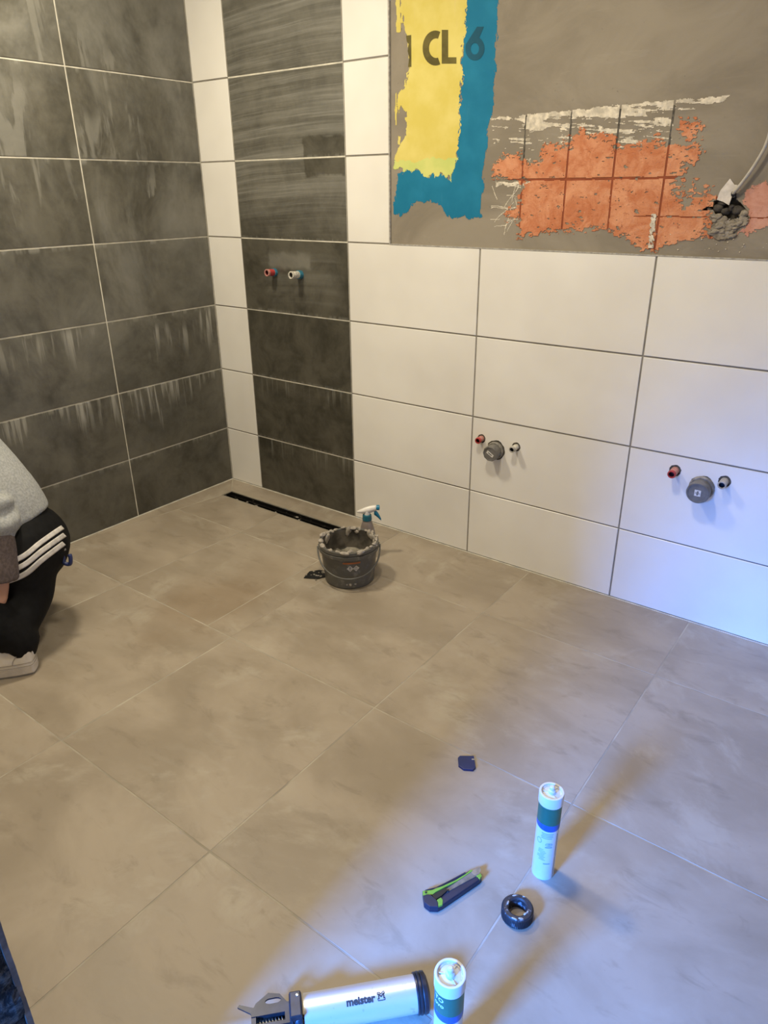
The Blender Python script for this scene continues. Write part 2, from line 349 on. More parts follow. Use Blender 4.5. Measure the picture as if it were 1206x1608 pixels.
def tube_vf(pts, rad, seg=10):
    pts = [Vector(q) for q in pts]; n = len(pts)
    if not isinstance(rad, (list, tuple)): rad = [rad] * n
    V, F = [], []
    for q, (s, u), r in zip(pts, frames(pts), rad):
        ra, rb = r if isinstance(r, tuple) else (r, r)
        for k in range(seg):
            a = 2 * PI * k / seg; V.append(q + s * (ra * math.cos(a)) + u * (rb * math.sin(a)))
    for i in range(n - 1):
        for k in range(seg):
            l = (k + 1) % seg; F.append((i * seg + k, i * seg + l, (i + 1) * seg + l, (i + 1) * seg + k))
    F.append(tuple(range(seg - 1, -1, -1))); F.append(tuple((n - 1) * seg + k for k in range(seg)))
    return V, F
def tube(pts, rad, seg=10): return mesh(*tube_vf(pts, rad, seg), smooth=True)
def spline(pts, n=8):
    pts = [Vector(q) for q in pts]; out = []
    for i in range(len(pts) - 1):
        p0, p1, p2, p3 = pts[max(i - 1, 0)], pts[i], pts[i + 1], pts[min(i + 2, len(pts) - 1)]
        for k in range(n):
            t = k / n
            out.append(0.5 * ((2 * p1) + (p2 - p0) * t + (2 * p0 - 5 * p1 + 4 * p2 - p3) * t * t + (3 * p1 - p0 - 3 * p2 + p3) * t ** 3))
    out.append(pts[-1]); return out
def blob(r, seed, sub=2, amp=0.3, sc=(1, 1, 1)):
    bm = bmesh.new(); bmesh.ops.create_icosphere(bm, subdivisions=sub, radius=r); rng = random.Random(seed)
    dirs = [Vector((rng.uniform(-1, 1), rng.uniform(-1, 1), rng.uniform(-1, 1))).normalized() for _ in range(6)]
    for v in bm.verts:
        d = v.co.normalized(); k = sum(max(0, d.dot(q)) ** 3 for q in dirs[:3]) - sum(max(0, d.dot(q)) ** 3 for q in dirs[3:])
        v.co *= 1 + amp * k; v.co = Vector((v.co.x * sc[0], v.co.y * sc[1], v.co.z * sc[2]))
    me = bpy.data.meshes.new('m'); bm.to_mesh(me); bm.free(); me.polygons.foreach_set('use_smooth', [True] * len(me.polygons)); return me
def text_mesh(s, size, bold=0.0):
    cu = bpy.data.curves.new('t', 'FONT'); cu.body = s; cu.size = size; cu.align_x = 'CENTER'; cu.offset = bold; cu.resolution_u = 3
    o = bpy.data.objects.new('t', cu); COL.objects.link(o); dg = bpy.context.evaluated_depsgraph_get()
    me = bpy.data.meshes.new_from_object(o.evaluated_get(dg)); bpy.data.objects.remove(o); bpy.data.curves.remove(cu); me.materials.clear()
    return me
def remap(me, f):
    for v in me.vertices: v.co = f(v.co.copy())
    return me

# value noise for ragged outlines
def vnoise(X, Z, seed, freq):
    rng = np.random.RandomState(seed); T = rng.rand(256, 256)
    x = X * freq; z = Z * freq; xi = np.floor(x).astype(int); zi = np.floor(z).astype(int)
    fx = x - xi; fz = z - zi; fx = fx * fx * (3 - 2 * fx); fz = fz * fz * (3 - 2 * fz)
    g_ = lambda a, b: T[a % 256, b % 256]
    return (g_(xi, zi) * (1 - fx) + g_(xi + 1, zi) * fx) * (1 - fz) + (g_(xi, zi + 1) * (1 - fx) + g_(xi + 1, zi + 1) * fx) * fz
def fbm(X, Z, seed, freq, octv=4, az=1.0):
    s = 0; a = 0.5
    for k in range(octv): s = s + a * (vnoise(X, Z * az, seed + k, freq * 2 ** k) * 2 - 1); a *= 0.55
    return s
def inside(poly, X, Z):
    r = np.zeros(X.shape, bool); n = len(poly)
    for i in range(n):
        x1, z1 = poly[i]; x2, z2 = poly[(i + 1) % n]
        if z1 == z2: continue
        c_ = ((z1 > Z) != (z2 > Z)) & (X < (x2 - x1) * (Z - z1) / (z2 - z1) + x1); r ^= c_
    return r
def grid(x0, x1, z0, z1, st):
    xs = np.arange(x0 + st / 2, x1, st); zs = np.arange(z0 + st / 2, z1, st); return np.meshgrid(xs, zs)
def runs_mesh(mask, x0, z0, st, y, depth=0.0):
    """ragged flat patch on the wall: rows of quads facing -y, with sides if depth"""
    V, F = [], []
    for r in range(mask.shape[0]):
        row = mask[r]; d = np.diff(np.concatenate([[0], row.astype(int), [0]])); a = np.where(d == 1)[0]; b = np.where(d == -1)[0]
        for s, e in zip(a, b):
            xa, xb = x0 + s * st, x0 + e * st; za, zb = z0 + r * st, z0 + (r + 1) * st; k = len(V)
            V += [(xa, y, za), (xb, y, za), (xb, y, zb), (xa, y, zb)]; F.append((k, k + 1, k + 2, k + 3))
            if depth:
                V += [(xa, y + depth, za), (xb, y + depth, za), (xb, y + depth, zb), (xa, y + depth, zb)]
                F += [(k, k + 4, k + 5, k + 1), (k + 1, k + 5, k + 6, k + 2), (k + 2, k + 6, k + 7, k + 3), (k + 3, k + 7, k + 4, k)]
    me = bpy.data.meshes.new('m'); me.from_pydata(V, [], F); me.update(); return me

# ------------------------------------------------------------------ the room shell
RX, FY, CZ = 3.2, -2.11, 2.45
J = 0.0055                      # joint width
ROWS = [(0.0, 0.274)] + [(0.274 + 0.3 * k, 0.574 + 0.3 * k) for k in range(7)] + [(2.374, CZ)]
wall_back = tag(link('wall_back', box((-0.15, 0.03, -0.1), (RX + 0.15, 0.2, CZ)), 'plaster'), kind='structure')
wall_left = tag(link('wall_left', box((-0.15, -2.26, -0.1), (-0.0025, 0.03, CZ)), 'grout_light'), kind='structure')
wall_right = tag(link('wall_right', box((RX, -2.26, -0.1), (RX + 0.15, 0.03, CZ)), 'wall_paint'), kind='structure')
wall_front = tag(link('wall_front', boxes([((0, -2.26, 0), (1.985, FY, CZ)), ((2.95, -2.26, 0), (RX, FY, CZ)), ((1.985, -2.26, 2.06), (2.95, FY, CZ))]), 'wall_paint'), kind='structure')
ceiling = tag(link('ceiling', box((-0.15, -2.26, CZ), (RX + 0.15, 0.2, CZ + 0.1)), 'ceiling'), kind='structure')

def tile_mesh(w_, h_, holes=()):
    d, c = 0.009, 0.0012; x, z = w_ / 2, h_ / 2
    if not holes:
        V = [(-x, d, -z), (x, d, -z), (x, d, z), (-x, d, z), (-x, c, -z), (x, c, -z), (x, c, z), (-x, c, z),
             (-x + c, 0, -z + c), (x - c, 0, -z + c), (x - c, 0, z - c), (-x + c, 0, z - c)]
        F = [(8, 9, 10, 11)] + [(4 + i, 4 + (i + 1) % 4, 8 + (i + 1) % 4, 8 + i) for i in range(4)] + [(i, (i + 1) % 4, 4 + (i + 1) % 4, 4 + i) for i in range(4)]
        return mesh(V, F)
    loops = [[(-x, -z), (x, -z), (x, z), (-x, z)]]
    for hx, hz, r in holes:
        n = 24; loops.append([(hx + r * (1 + 0.05 * math.sin(3 * k + hx * 50)) * math.cos(2 * PI * k / n), hz + r * (1 + 0.05 * math.cos(5 * k)) * math.sin(2 * PI * k / n)) for k in range(n)])
    tri = geometry.tessellate_polygon([[Vector((a, b, 0)) for a, b in l] for l in loops])
    flat = [q for l in loops for q in l]; n = len(flat)
    V = [(a, 0, b) for a, b in flat] + [(a, d, b) for a, b in flat]; F = [tuple(t) for t in tri]
    k = 0
    for l in loops:
        m_ = len(l); F += [(k + i, k + (i + 1) % m_, n + k + (i + 1) % m_, n + k + i) for i in range(m_)]; k += m_
    return mesh(V, F)
cache = {}
def wall_tile(parent, mat, u0, u1, z0, z1, side, holes=()):
    w_, h_ = round(u1 - u0 - J, 4), round(z1 - z0 - J, 4)
    cu, cz = (u0 + u1) / 2, (z0 + z1) / 2
    key = (mat, w_, h_)
    if holes: me = tile_mesh(w_, h_, [(hx - cu, hz - cz, r) for hx, hz, r in holes]); me.materials.append(M[mat])
    else:
        if key not in cache: cache[key] = tile_mesh(w_, h_); cache[key].materials.append(M[mat])
        me = cache[key]
    jit = random.uniform(-0.0004, 0.0004)
    if side == 'back': return link('tile', me, None, parent, (cu, jit, cz))
    return link('tile', me, None, parent, (jit, -cu, cz), (0, 0, PI / 2))

# pipes out of the wall: (x, z, radius of bore)
SH1, SH2 = (0.408, 1.041), (0.557, 1.040)
P1, C1, P2 = (1.447, 0.495), (1.510, 0.462), (1.593, 0.491)
P3, C2, P4 = (2.160, 0.524), (2.249, 0.486), (2.311, 0.521)
HOLES = [(SH1[0], SH1[1], 0.017), (SH2[0], SH2[1], 0.017), (P1[0], P1[1], 0.017), (C1[0], C1[1], 0.038), (P2[0], P2[1], 0.017),
         (P3[0], P3[1], 0.019), (C2[0], C2[1], 0.039), (P4[0], P4[1], 0.019)]
def holes_in(u0, u1, z0, z1): return [h for h in HOLES if u0 < h[0] < u1 and z0 < h[1] < z1]
for r, (z0, z1) in enumerate(ROWS):
    cols = [('white_tile', 0.0, 0.215), ('dark_strip', 0.215, 0.815)]
    if r < 4: cols += [('white_tile', 0.815, 1.405), ('white_tile', 1.405, 2.006), ('white_tile', 2.006, 2.607), ('white_tile', 2.607, RX)]
    else: cols += [('white_tile', 0.815, 1.018)]
    for m_, a, b in cols: wall_tile(wall_back, m_, a, b, z0, z1, 'back', holes_in(a, b, z0, z1))
    for a, b in ((0, 0.576), (0.576, 1.176), (1.176, 1.776), (1.776, 2.11)): wall_tile(wall_left, 'dark_side', a, b, z0, z1, 'left')
link('grout', boxes([((0, 0.0025, 0), (0.2165, 0.03, CZ)), ((0.8135, 0.0025, 0), (1.0165, 0.03, CZ)), ((1.0165, 0.0025, 0), (RX, 0.03, 1.1725))]), 'grout_grey', wall_back)
link('grout', boxes([((0.2165, 0.0015, 0), (0.8135, 0.03, CZ))]), 'grout_light', wall_back)
link('edge_trim', boxes([((1.0165, -0.0008, 1.1725), (1.0205, 0.03, CZ)), ((1.0205, -0.0008, 1.1715), (RX, 0.03, 1.1755))]), 'pipe_grey', wall_back)

# --------- plaster with paint, old mortar, broken hole
PY = 0.006
HOLE = [(2.1121, 1.3003), (2.1227, 1.3074), (2.1399, 1.3089), (2.1389, 1.3229), (2.1485, 1.3257), (2.1576, 1.3229), (2.1797, 1.3421), (2.1871, 1.3476), (2.1969, 1.3393), (2.1994, 1.3257), (2.212, 1.3175), (2.2256, 1.3038), (2.2359, 1.2929), (2.2357, 1.2791), (2.2186, 1.2817), (2.2028, 1.2759), (2.1918, 1.2743), (2.1673, 1.2838), (2.1495, 1.2865), (2.1413, 1.3005), (2.1126, 1.2974)]
ST = 0.002
def ragged(poly, seed, amp, freq=60, az=1.0, pad=0.03, st=ST):
    xs = [q[0] for q in poly]; zs = [q[1] for q in poly]
    x0, x1, z0, z1 = max(1.0205, min(xs) - pad), max(xs) + pad, max(1.1755, min(zs) - pad), max(zs) + pad
    X, Z = grid(x0, x1, z0, z1, st)
    Xp = X + amp * fbm(X, Z, seed, freq, 4, az); Zp = Z + amp * fbm(X, Z, seed + 50, freq, 4, az)
    return inside(poly, Xp, Zp), X, Z, x0, z0
def soft_mask(polys, X, Z, seed, amp, freq, sa=0.45, sfx=40, az=1.0, k=7):
    """polygons with outlines broken up by brush or trowel streaks"""
    f = np.zeros(X.shape)
    for i in range(k):
        Xp_ = X + amp * fbm(X, Z, seed + 7 * i, freq, 3); Zp_ = Z + amp * fbm(X, Z, seed + 7 * i + 3, freq, 3)
        m_ = np.zeros(X.shape, bool)
        for q in polys: m_ |= inside(q, Xp_, Zp_)
        f += m_
    f /= k
    return (f > 0.5 + sa * fbm(X, Z, seed + 90, sfx, 4, az)) & (f > 0.2) | (f > 0.93)
def gridbox(poly, pad=0.03):
    xs = [q[0] for q in poly]; zs = [q[1] for q in poly]
    x0, z0 = max(1.0205, min(xs) - pad), max(1.1755, min(zs) - pad); X, Z = grid(x0, max(xs) + pad, z0, max(zs) + pad, ST); return X, Z, x0, z0
# plaster: flat field with the hole left open
hx0, hx1, hz0, hz1 = 2.08, 2.28, 1.23, 1.37
X, Z = grid(hx0, hx1, hz0, hz1, ST)
hm = inside(HOLE, X + 0.003 * fbm(X, Z, 3, 80), Z + 0.003 * fbm(X, Z, 4, 80))
me = runs_mesh(~hm, hx0, hz0, ST, PY, 0.02)
bm = bmesh.new(); bm.from_mesh(me)
for a, b, c_, d in ((1.0205, hx0, 1.1755, CZ), (hx1, RX, 1.1755, CZ), (hx0, hx1, 1.1755, hz0), (hx0, hx1, hz1, CZ)):
    bm.faces.new([bm.verts.new(q) for q in ((a, PY, c_), (b, PY, c_), (b, PY, d), (a, PY, d))])
bm.to_mesh(me); bm.free()
link('plaster_panel', me, 'plaster', wall_back)
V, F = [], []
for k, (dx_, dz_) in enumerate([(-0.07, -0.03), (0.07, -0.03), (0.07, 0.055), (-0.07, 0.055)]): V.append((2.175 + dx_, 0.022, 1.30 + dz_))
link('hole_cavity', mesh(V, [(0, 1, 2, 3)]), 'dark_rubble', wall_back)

YEL = [(1.0601, 1.9942), (1.0704, 1.9245), (1.0758, 1.854), (1.0992, 1.8159), (1.0999, 1.7255), (1.0818, 1.6712), (1.0551, 1.6504), (1.0497, 1.6201), (1.0875, 1.5985), (1.0932, 1.5557), (1.0716, 1.5134), (1.0496, 1.4781), (1.0355, 1.4296), (1.1214, 1.4197), (1.1809, 1.4004), (1.2281, 1.4056), (1.2777, 1.387), (1.2977, 1.4606), (1.3026, 1.5824), (1.3086, 1.7251), (1.3151, 1.8934), (1.3213, 1.98)]
BLU = [(1.3112, 1.985), (1.3141, 1.8934), (1.3066, 1.7251), (1.3006, 1.5824), (1.2957, 1.4606), (1.2756, 1.391), (1.2281, 1.411), (1.1809, 1.408), (1.1214, 1.427), (1.0439, 1.413), (1.0292, 1.2736), (1.0949, 1.285), (1.1087, 1.3125), (1.1717, 1.3231), (1.236, 1.3129), (1.2659, 1.2783), (1.3001, 1.2684), (1.3985, 1.2697), (1.4029, 1.4102), (1.4084, 1.522), (1.4228, 1.5933), (1.4266, 1.7146), (1.4293, 1.8789), (1.4295, 1.96)]
X, Z, x0, z0 = gridbox(BLU); mb = soft_mask([BLU], X, Z, 11, 0.022, 30, 0.8, 90, 0.35)
link('blue_paint', runs_mesh(mb, x0, z0, ST, PY - 0.0006, 0.0006), 'blue', wall_back)
X, Z, x0, z0 = gridbox(YEL); my = soft_mask([YEL], X, Z, 21, 0.024, 30, 0.8, 90, 0.35)
low_ = Z < (1.452 + 0.016 * fbm(X, Z, 31, 40))
link('yellow_paint', runs_mesh(my & ~low_, x0, z0, ST, PY - 0.0010, 0.0010), 'yellow', wall_back)
link('lime_paint', runs_mesh(my & low_, x0, z0, ST, PY - 0.0010, 0.0010), 'lime', wall_back)
# stray yellow strokes left of the field
for k, (a, b, c_, d) in enumerate([(1.046, 1.061, 1.84, 1.965), (1.041, 1.047, 1.565, 1.66), (1.052, 1.066, 1.505, 1.53)]):
    ms, X, Z, x0, z0 = ragged([(a, c_), (b, c_), (b, d), (a, d)], 40 + k, 0.008, 60, 0.3)
    link('yellow_stroke', runs_mesh(ms, x0, z0, ST, PY - 0.0009, 0.0009), 'yellow', wall_back)
# letters painted on the wall: 1 C L 6
def letter(name, loops, mat, y):
    """loops in a unit box -> wall coordinates by a bilinear quad"""
    tri = geometry.tessellate_polygon([[Vector((a, b, 0)) for a, b in l] for l in loops])
    flat = [q for l in loops for q in l]
    return link(name, mesh([(a, y, b) for a, b in flat], [tuple(t) for t in tri]), mat, wall_back)
def quadmap(q, l):
    (a, b, c_, d) = q       # bottom-left, bottom-right, top-right, top-left
    return [((1 - v) * ((1 - u) * a[0] + u * b[0]) + v * ((1 - u) * d[0] + u * c_[0]), (1 - v) * ((1 - u) * a[1] + u * b[1]) + v * ((1 - u) * d[1] + u * c_[1])) for u, v in l]
arc = lambda cx, cy, rx, ry, a0, a1, n=22: [(cx + rx * math.cos(math.radians(a0 + (a1 - a0) * i / n)), cy + ry * math.sin(math.radians(a0 + (a1 - a0) * i / n))) for i in range(n + 1)]
QC = [(1.1539, 1.7335), (1.2241, 1.7273), (1.2213, 1.8239), (1.1522, 1.8314)]
QL = [(1.2288, 1.7322), (1.2848, 1.7273), (1.2812, 1.8191), (1.2261, 1.8251)]
Q6 = [(1.3177, 1.733), (1.3875, 1.7266), (1.3824, 1.8162), (1.3137, 1.8239)]
Q1 = [(1.088, 1.735), (1.1085, 1.7339), (1.1068, 1.824), (1.086, 1.826)]
letter('letter_c', [quadmap(QC, arc(0.72, 0.5, 0.72, 0.5, 68, 292) + arc(0.76, 0.5, 0.40, 0.28, 285, 75))], 'letter', PY - 0.0016)
letter('letter_l', [quadmap(QL, [(0, 0), (1, 0), (1, 0.19), (0.44, 0.19), (0.44, 1), (0, 1)])], 'letter', PY - 0.0016)
letter('digit_six', [quadmap(Q6, [(0.62, 1.0), (0.97, 1.0)] + arc(0.5, 0.36, 0.5, 0.36, 62, -200)), quadmap(Q6, arc(0.5, 0.35, 0.22, 0.17, 0, 345))], 'letter_blue', PY - 0.0014)
letter('digit_one', [quadmap(Q1, [(0.35, 0), (1, 0), (1, 1), (0.0, 0.98), (0.15, 0.8), (0.5, 0.72), (0.3, 0.5), (0.6, 0.3)])], 'letter', PY - 0.0016)

ORA = [(1.4355, 1.3994), (1.459, 1.4553), (1.5127, 1.461), (1.5401, 1.471), (1.5489, 1.4307), (1.6098, 1.4292), (1.6052, 1.4804), (1.6689, 1.4824), (1.6899, 1.4598), (1.6909, 1.4902), (1.707, 1.5136), (1.7478, 1.5092), (1.7693, 1.4955), (1.8078, 1.5023), (1.8331, 1.4928), (1.847, 1.4588), (1.8971, 1.4737), (1.9766, 1.4908), (1.9875, 1.4541), (2.0434, 1.4562), (2.0837, 1.4705), (2.0897, 1.4348), (2.0592, 1.4115), (2.0381, 1.3793), (2.0196, 1.3546), (2.0433, 1.3461), (2.0869, 1.3745), (2.0969, 1.3662), (2.0535, 1.3377), (2.0351, 1.3124), (2.0738, 1.3209), (2.1046, 1.3457), (2.1373, 1.3537), (2.1401, 1.3128), (2.1544, 1.2294), (2.1059, 1.2324), (2.0634, 1.2183), (2.003, 1.1898), (1.9459, 1.1877), (1.9125, 1.2184), (1.84, 1.2394), (1.6934, 1.2362), (1.6276, 1.23), (1.5487, 1.2133), (1.5433, 1.3582), (1.5471, 1.3816)]
OR2 = [(2.015, 1.5261), (2.0619, 1.5259), (2.0779, 1.5058), (2.072, 1.4905), (2.0383, 1.4881), (2.0177, 1.5087)]
OR3 = [(1.4861, 1.2615), (1.5077, 1.2912), (1.5419, 1.3011), (1.5449, 1.2624)]
PNK = [(2.2051, 1.3452), (2.2344, 1.3608), (2.2941, 1.3756), (2.42, 1.39), (2.43, 1.27), (2.3158, 1.2659), (2.2883, 1.2452), (2.2169, 1.2352), (2.2321, 1.2645), (2.2405, 1.285), (2.2191, 1.3131)]
x0, x1, z0, z1 = 1.41, 2.46, 1.178, 1.60
X, Z = grid(x0, x1, z0, z1, ST)
a_ = 0.022; Xp = X + a_ * fbm(X, Z, 61, 34, 5) + 0.006 * fbm(X, Z, 63, 150, 3, 2.0); Zp = Z + a_ * 0.6 * fbm(X, Z, 62, 34, 5) + 0.005 * fbm(X, Z, 64, 150, 3, 2.0)
mo = soft_mask([ORA, OR2, OR3], X, Z, 61, 0.042, 24, 1.1, 80, 2.2)
mo &= ~((fbm(X + 0.4 * Z, Z, 71, 45, 5, 2.5) > 0.50))                    # small bare specks
mp = soft_mask([PNK], X, Z, 65, 0.030, 30, 0.9, 80, 1.5) & ~inside(HOLE, X, Z)
hole_big = inside(HOLE, X, Z)
gx = [1.4, 1.5445, 1.6950, 1.8436, 1.9950, 2.146, 2.297, 2.46]
gz = [1.17, 1.281, 1.384, 1.60]
wob = 0.0012 * fbm(X, Z, 80, 30)
line = np.zeros(X.shape, bool)
for q in gx[1:-2]: line |= np.abs(X + wob + (1.384 - Z) * -0.006 - q) < 0.0028
line |= np.abs(Z + wob - 1.384) < 0.0032
line |= (np.abs(Z + wob - 1.281) < 0.0018) & (X > 1.92)
allm = (mo | mp) & ~hole_big
link('mortar_ground', runs_mesh(allm, x0, z0, ST, PY - 0.0005, 0.0005), 'groove', wall_back)
dep_rng = random.Random(5)
for i in range(len(gx) - 1):
    for k in range(len(gz) - 1):
        cell = (X >= gx[i]) & (X < gx[i + 1]) & (Z >= gz[k]) & (Z < gz[k + 1]) & ~line & ~hole_big
        for m_, mt in ((mo, 'orange'), (mp, 'pink')):
            c_ = cell & m_
            if c_.sum() > 60: link('mortar_bed', runs_mesh(c_, x0, z0, ST, PY - 0.0012 - dep_rng.uniform(0, 0.0006), 0.0015), mt, wall_back)
# grooves of the old tile grid running on above the orange field
gl = line & (Z > 1.384) & (Z < 1.566) & (X > 1.5) & (X < 2.02) & ~allm
link('old_groove', runs_mesh(gl, x0, z0, ST, PY - 0.0004, 0.0004), 'bore', wall_back)
# white scraped residue in streaks
WHT = [(1.4195, 1.565), (1.5378, 1.5691), (1.6907, 1.5712), (1.7009, 1.5706), (1.8414, 1.5759), (1.9855, 1.5768), (2.1348, 1.578), (2.1172, 1.5643), (2.061, 1.5566), (1.9921, 1.5336), (2.0007, 1.4777), (1.8507, 1.4671), (1.8331, 1.4928), (1.707, 1.5136), (1.6916, 1.4641), (1.5489, 1.4307), (1.5402, 1.4692), (1.4321, 1.4542)]
mw = inside(WHT, X + 0.008 * fbm(X, Z, 90, 60), Z + 0.006 * fbm(X, Z, 91, 60))
stk = 0.7 * fbm(X + 0.6 * Z, Z + 0.10 * X, 95, 12, 5, 14.0) + 0.35 * fbm(X, Z, 96, 40)
thr = np.interp(Z, [1.43, 1.50, 1.545, 1.562, 1.58], [0.34, 0.17, 0.07, -0.18, -0.40])
thr = thr + np.interp(X, [1.41, 1.50, 1.56, 1.70, 1.86, 1.98, 2.0, 2.14], [0.08, 0.12, -0.10, 0.0, -0.08, -0.16, 0.08, 0.12])
mw &= (stk > thr) & ~line & ~allm
link('scraped_residue', runs_mesh(mw, x0, z0, ST, PY - 0.0008, 0.0008), 'residue', wall_back)
# scratches on the lower left cell and the white drip
def scratch(pts, r, mat='residue'):
    return [(Vector((a, PY - 0.0006, b)), r) for a, b in pts]
rng = random.Random(9)
mwk = np.zeros(X.shape, bool)
for k in range(16):
    ax, az = rng.uniform(1.44, 1.54), rng.uniform(1.24, 1.37); an = rng.choice([0.1, 0.9, 1.3, 2.0]) + rng.uniform(-0.2, 0.2); L_ = rng.uniform(0.02, 0.06)
    t = (X - ax) * math.cos(an) + (Z - az) * math.sin(an); d = np.abs(-(X - ax) * math.sin(an) + (Z - az) * math.cos(an) + 0.003 * np.sin(t * 60))
    mwk |= (d < 0.0011) & (np.abs(t) < L_) & (X < 1.543) & (X > 1.435) & (Z < 1.375)
mwk |= inside([(1.445, 1.366), (1.54, 1.372), (1.54, 1.380), (1.445, 1.380)], Xp, Zp)
mwk |= inside([(1.55, 1.366), (1.585, 1.374), (1.58, 1.381), (1.55, 1.381)], Xp, Zp)
mwk &= ~line
link('scratch_marks', runs_mesh(mwk, x0, z0, ST, PY - 0.0007, 0.0007), 'residue', wall_back)
mdr = inside([(1.9727, 1.288), (1.9867, 1.2881), (1.9911, 1.1938), (1.9759, 1.1933)], X + 0.004 * fbm(X, Z, 101, 120), Z) & (fbm(X, Z, 103, 160) < 0.22)
link('white_drip', runs_mesh(mdr, x0, z0, ST, PY - 0.0045, 0.002), 'residue', wall_back)
for k in range(26):                                                  # white spatter along the lower edge
    a, b = rng.uniform(1.98, 2.30), rng.uniform(1.19, 1.235); s_ = rng.uniform(0.001, 0.0024)
    link('spatter', blob(s_, k, 1, 0.4, (1, 0.4, 1)), 'residue', wall_back, (a, PY - 0.001, b))
# broken hole: rubble and the loose white flake
RUB = [(2.1437, 1.2864), (2.1673, 1.2838), (2.1918, 1.2743), (2.2186, 1.2817), (2.239, 1.2764), (2.2176, 1.2565), (2.2076, 1.2337), (2.1719, 1.2242), (2.1403, 1.2378), (2.1437, 1.2694)]
mr = inside(RUB, Xp, Zp)
link('mortar_fill', runs_mesh(mr, x0, z0, ST, PY - 0.0042, 0.004), 'rubble', wall_back)
for k in range(34):
    a = rng.uniform(2.145, 2.235); b = rng.uniform(1.232, 1.285)
    if inside(RUB, np.array([[a]]), np.array([[b]]))[0, 0]:
        link('rubble_lump', blob(rng.uniform(0.004, 0.009), 200 + k, 2, 0.7, (1.3, 0.3, 0.8)), 'rubble', wall_back, (a, PY - 0.004, b))
for k, (a, b, r_) in enumerate([(2.152, 1.305, 0.013), (2.175, 1.296, 0.012), (2.205, 1.298, 0.012), (2.222, 1.292, 0.013), (2.190, 1.305, 0.009), (2.163, 1.316, 0.008), (2.130, 1.303, 0.006)]):
    link('cavity_lump', blob(r_, 300 + k, 2, 0.5, (1.2, 0.7, 0.8)), 'dark_rubble' if k not in (3,) else 'rubble', wall_back, (a, 0.012, b))
CHIP = [(2.1542, 1.3505), (2.1731, 1.3789), (2.1869, 1.3638), (2.1955, 1.3624), (2.1876, 1.3448), (2.1822, 1.3119), (2.1666, 1.3201), (2.1485, 1.3257), (2.1513, 1.3423)]
me = prism(CHIP, 0, 0.004); remap(me, lambda v: Vector((v.x, PY - 0.0005 - v.z, v.y)))
link('plaster_flake', me, 'white_gypsum', wall_back)
# cable out of the hole
cb = spline([(2.188, 0.012, 1.335), (2.190, -0.004, 1.343), (2.203, -0.010, 1.360), (2.2225, -0.012, 1.392), (2.2385, -0.014, 1.424), (2.250, -0.015, 1.455), (2.256, -0.016, 1.50), (2.257, -0.014, 1.58), (2.250, -0.006, 1.75), (2.245, 0.002, 2.0), (2.245, 0.003, 2.43)], 6)
t = empty('power_cable', (2.188, -0.01, 1.335), 'grey electric cable hanging out of the broken hole in the plaster', 'cable')
inv = Matrix.Translation((-2.188, 0.01, -1.335))
def world_child(name, me, mat, par):
    """mesh given in world coordinates, parented to an unrotated empty"""
    me.transform(Matrix.Translation(-Vector(par.location))); return link(name, me, mat, par)
world_child('sheath', tube(cb, 0.0046, 10), 'cable', t)
world_child('sheath_end', tube([cb[3], cb[4], cb[6]], 0.0060, 10), 'black', t)

# ------------------------------------------------------------------ floor
DX0, DX1, DY0, DY1 = 0.125, 0.86, -0.182, -0.122       # drain opening
floor = tag(link('floor', boxes([((0, -2.26, -0.1), (RX, DY0, -0.0005)), ((0, DY1, -0.1), (RX, 0.0025, -0.0005)), ((0, DY0, -0.1), (DX0, DY1, -0.0005)), ((DX1, DY0, -0.1), (RX, DY1, -0.0005)), ((DX0, DY0, -0.1), (DX1, DY1, -0.06))]), 'grout_floor'), kind='structure')
def offset_poly(poly, d):
    n = len(poly); out = []
    ar = sum(poly[i][0] * poly[(i + 1) % n][1] - poly[(i + 1) % n][0] * poly[i][1] for i in range(n)); s_ = 1 if ar > 0 else -1
    for i in range(n):
        p0, p1, p2 = (Vector(poly[i - 1]), Vector(poly[i]), Vector(poly[(i + 1) % n]))
        e1 = (p1 - p0).normalized(); e2 = (p2 - p1).normalized(); n1 = Vector((-e1.y, e1.x)) * s_; n2 = Vector((-e2.y, e2.x)) * s_
        bis = (n1 + n2); k = d / max(0.3, (1 + n1.dot(n2))); out.append(tuple(p1 + bis * k))
    return out
def floor_tile(poly):
    jz = random.uniform(-0.0001, 0.0003)
    q = offset_poly(poly, 0.0017); n = len(q); q2 = offset_poly(poly, 0.0026)
    V = [(a, b, -0.009) for a, b in q] + [(a, b, -0.0009 + jz) for a, b in q] + [(a, b, jz) for a, b in q2]
    F = [(i, (i + 1) % n, n + (i + 1) % n, n + i) for i in range(n)] + [(n + i, n + (i + 1) % n, 2 * n + (i + 1) % n, 2 * n + i) for i in range(n)] + [tuple(2 * n + i for i in range(n))]
    c_ = Vector((sum(a for a, b in q) / n, sum(b for a, b in q) / n, 0))
    V = [(v[0] - c_.x, v[1] - c_.y, v[2]) for v in V]
    return link('floor_tile', mesh(V, F), 'floor_tile', floor, c_)
E0 = -0.006
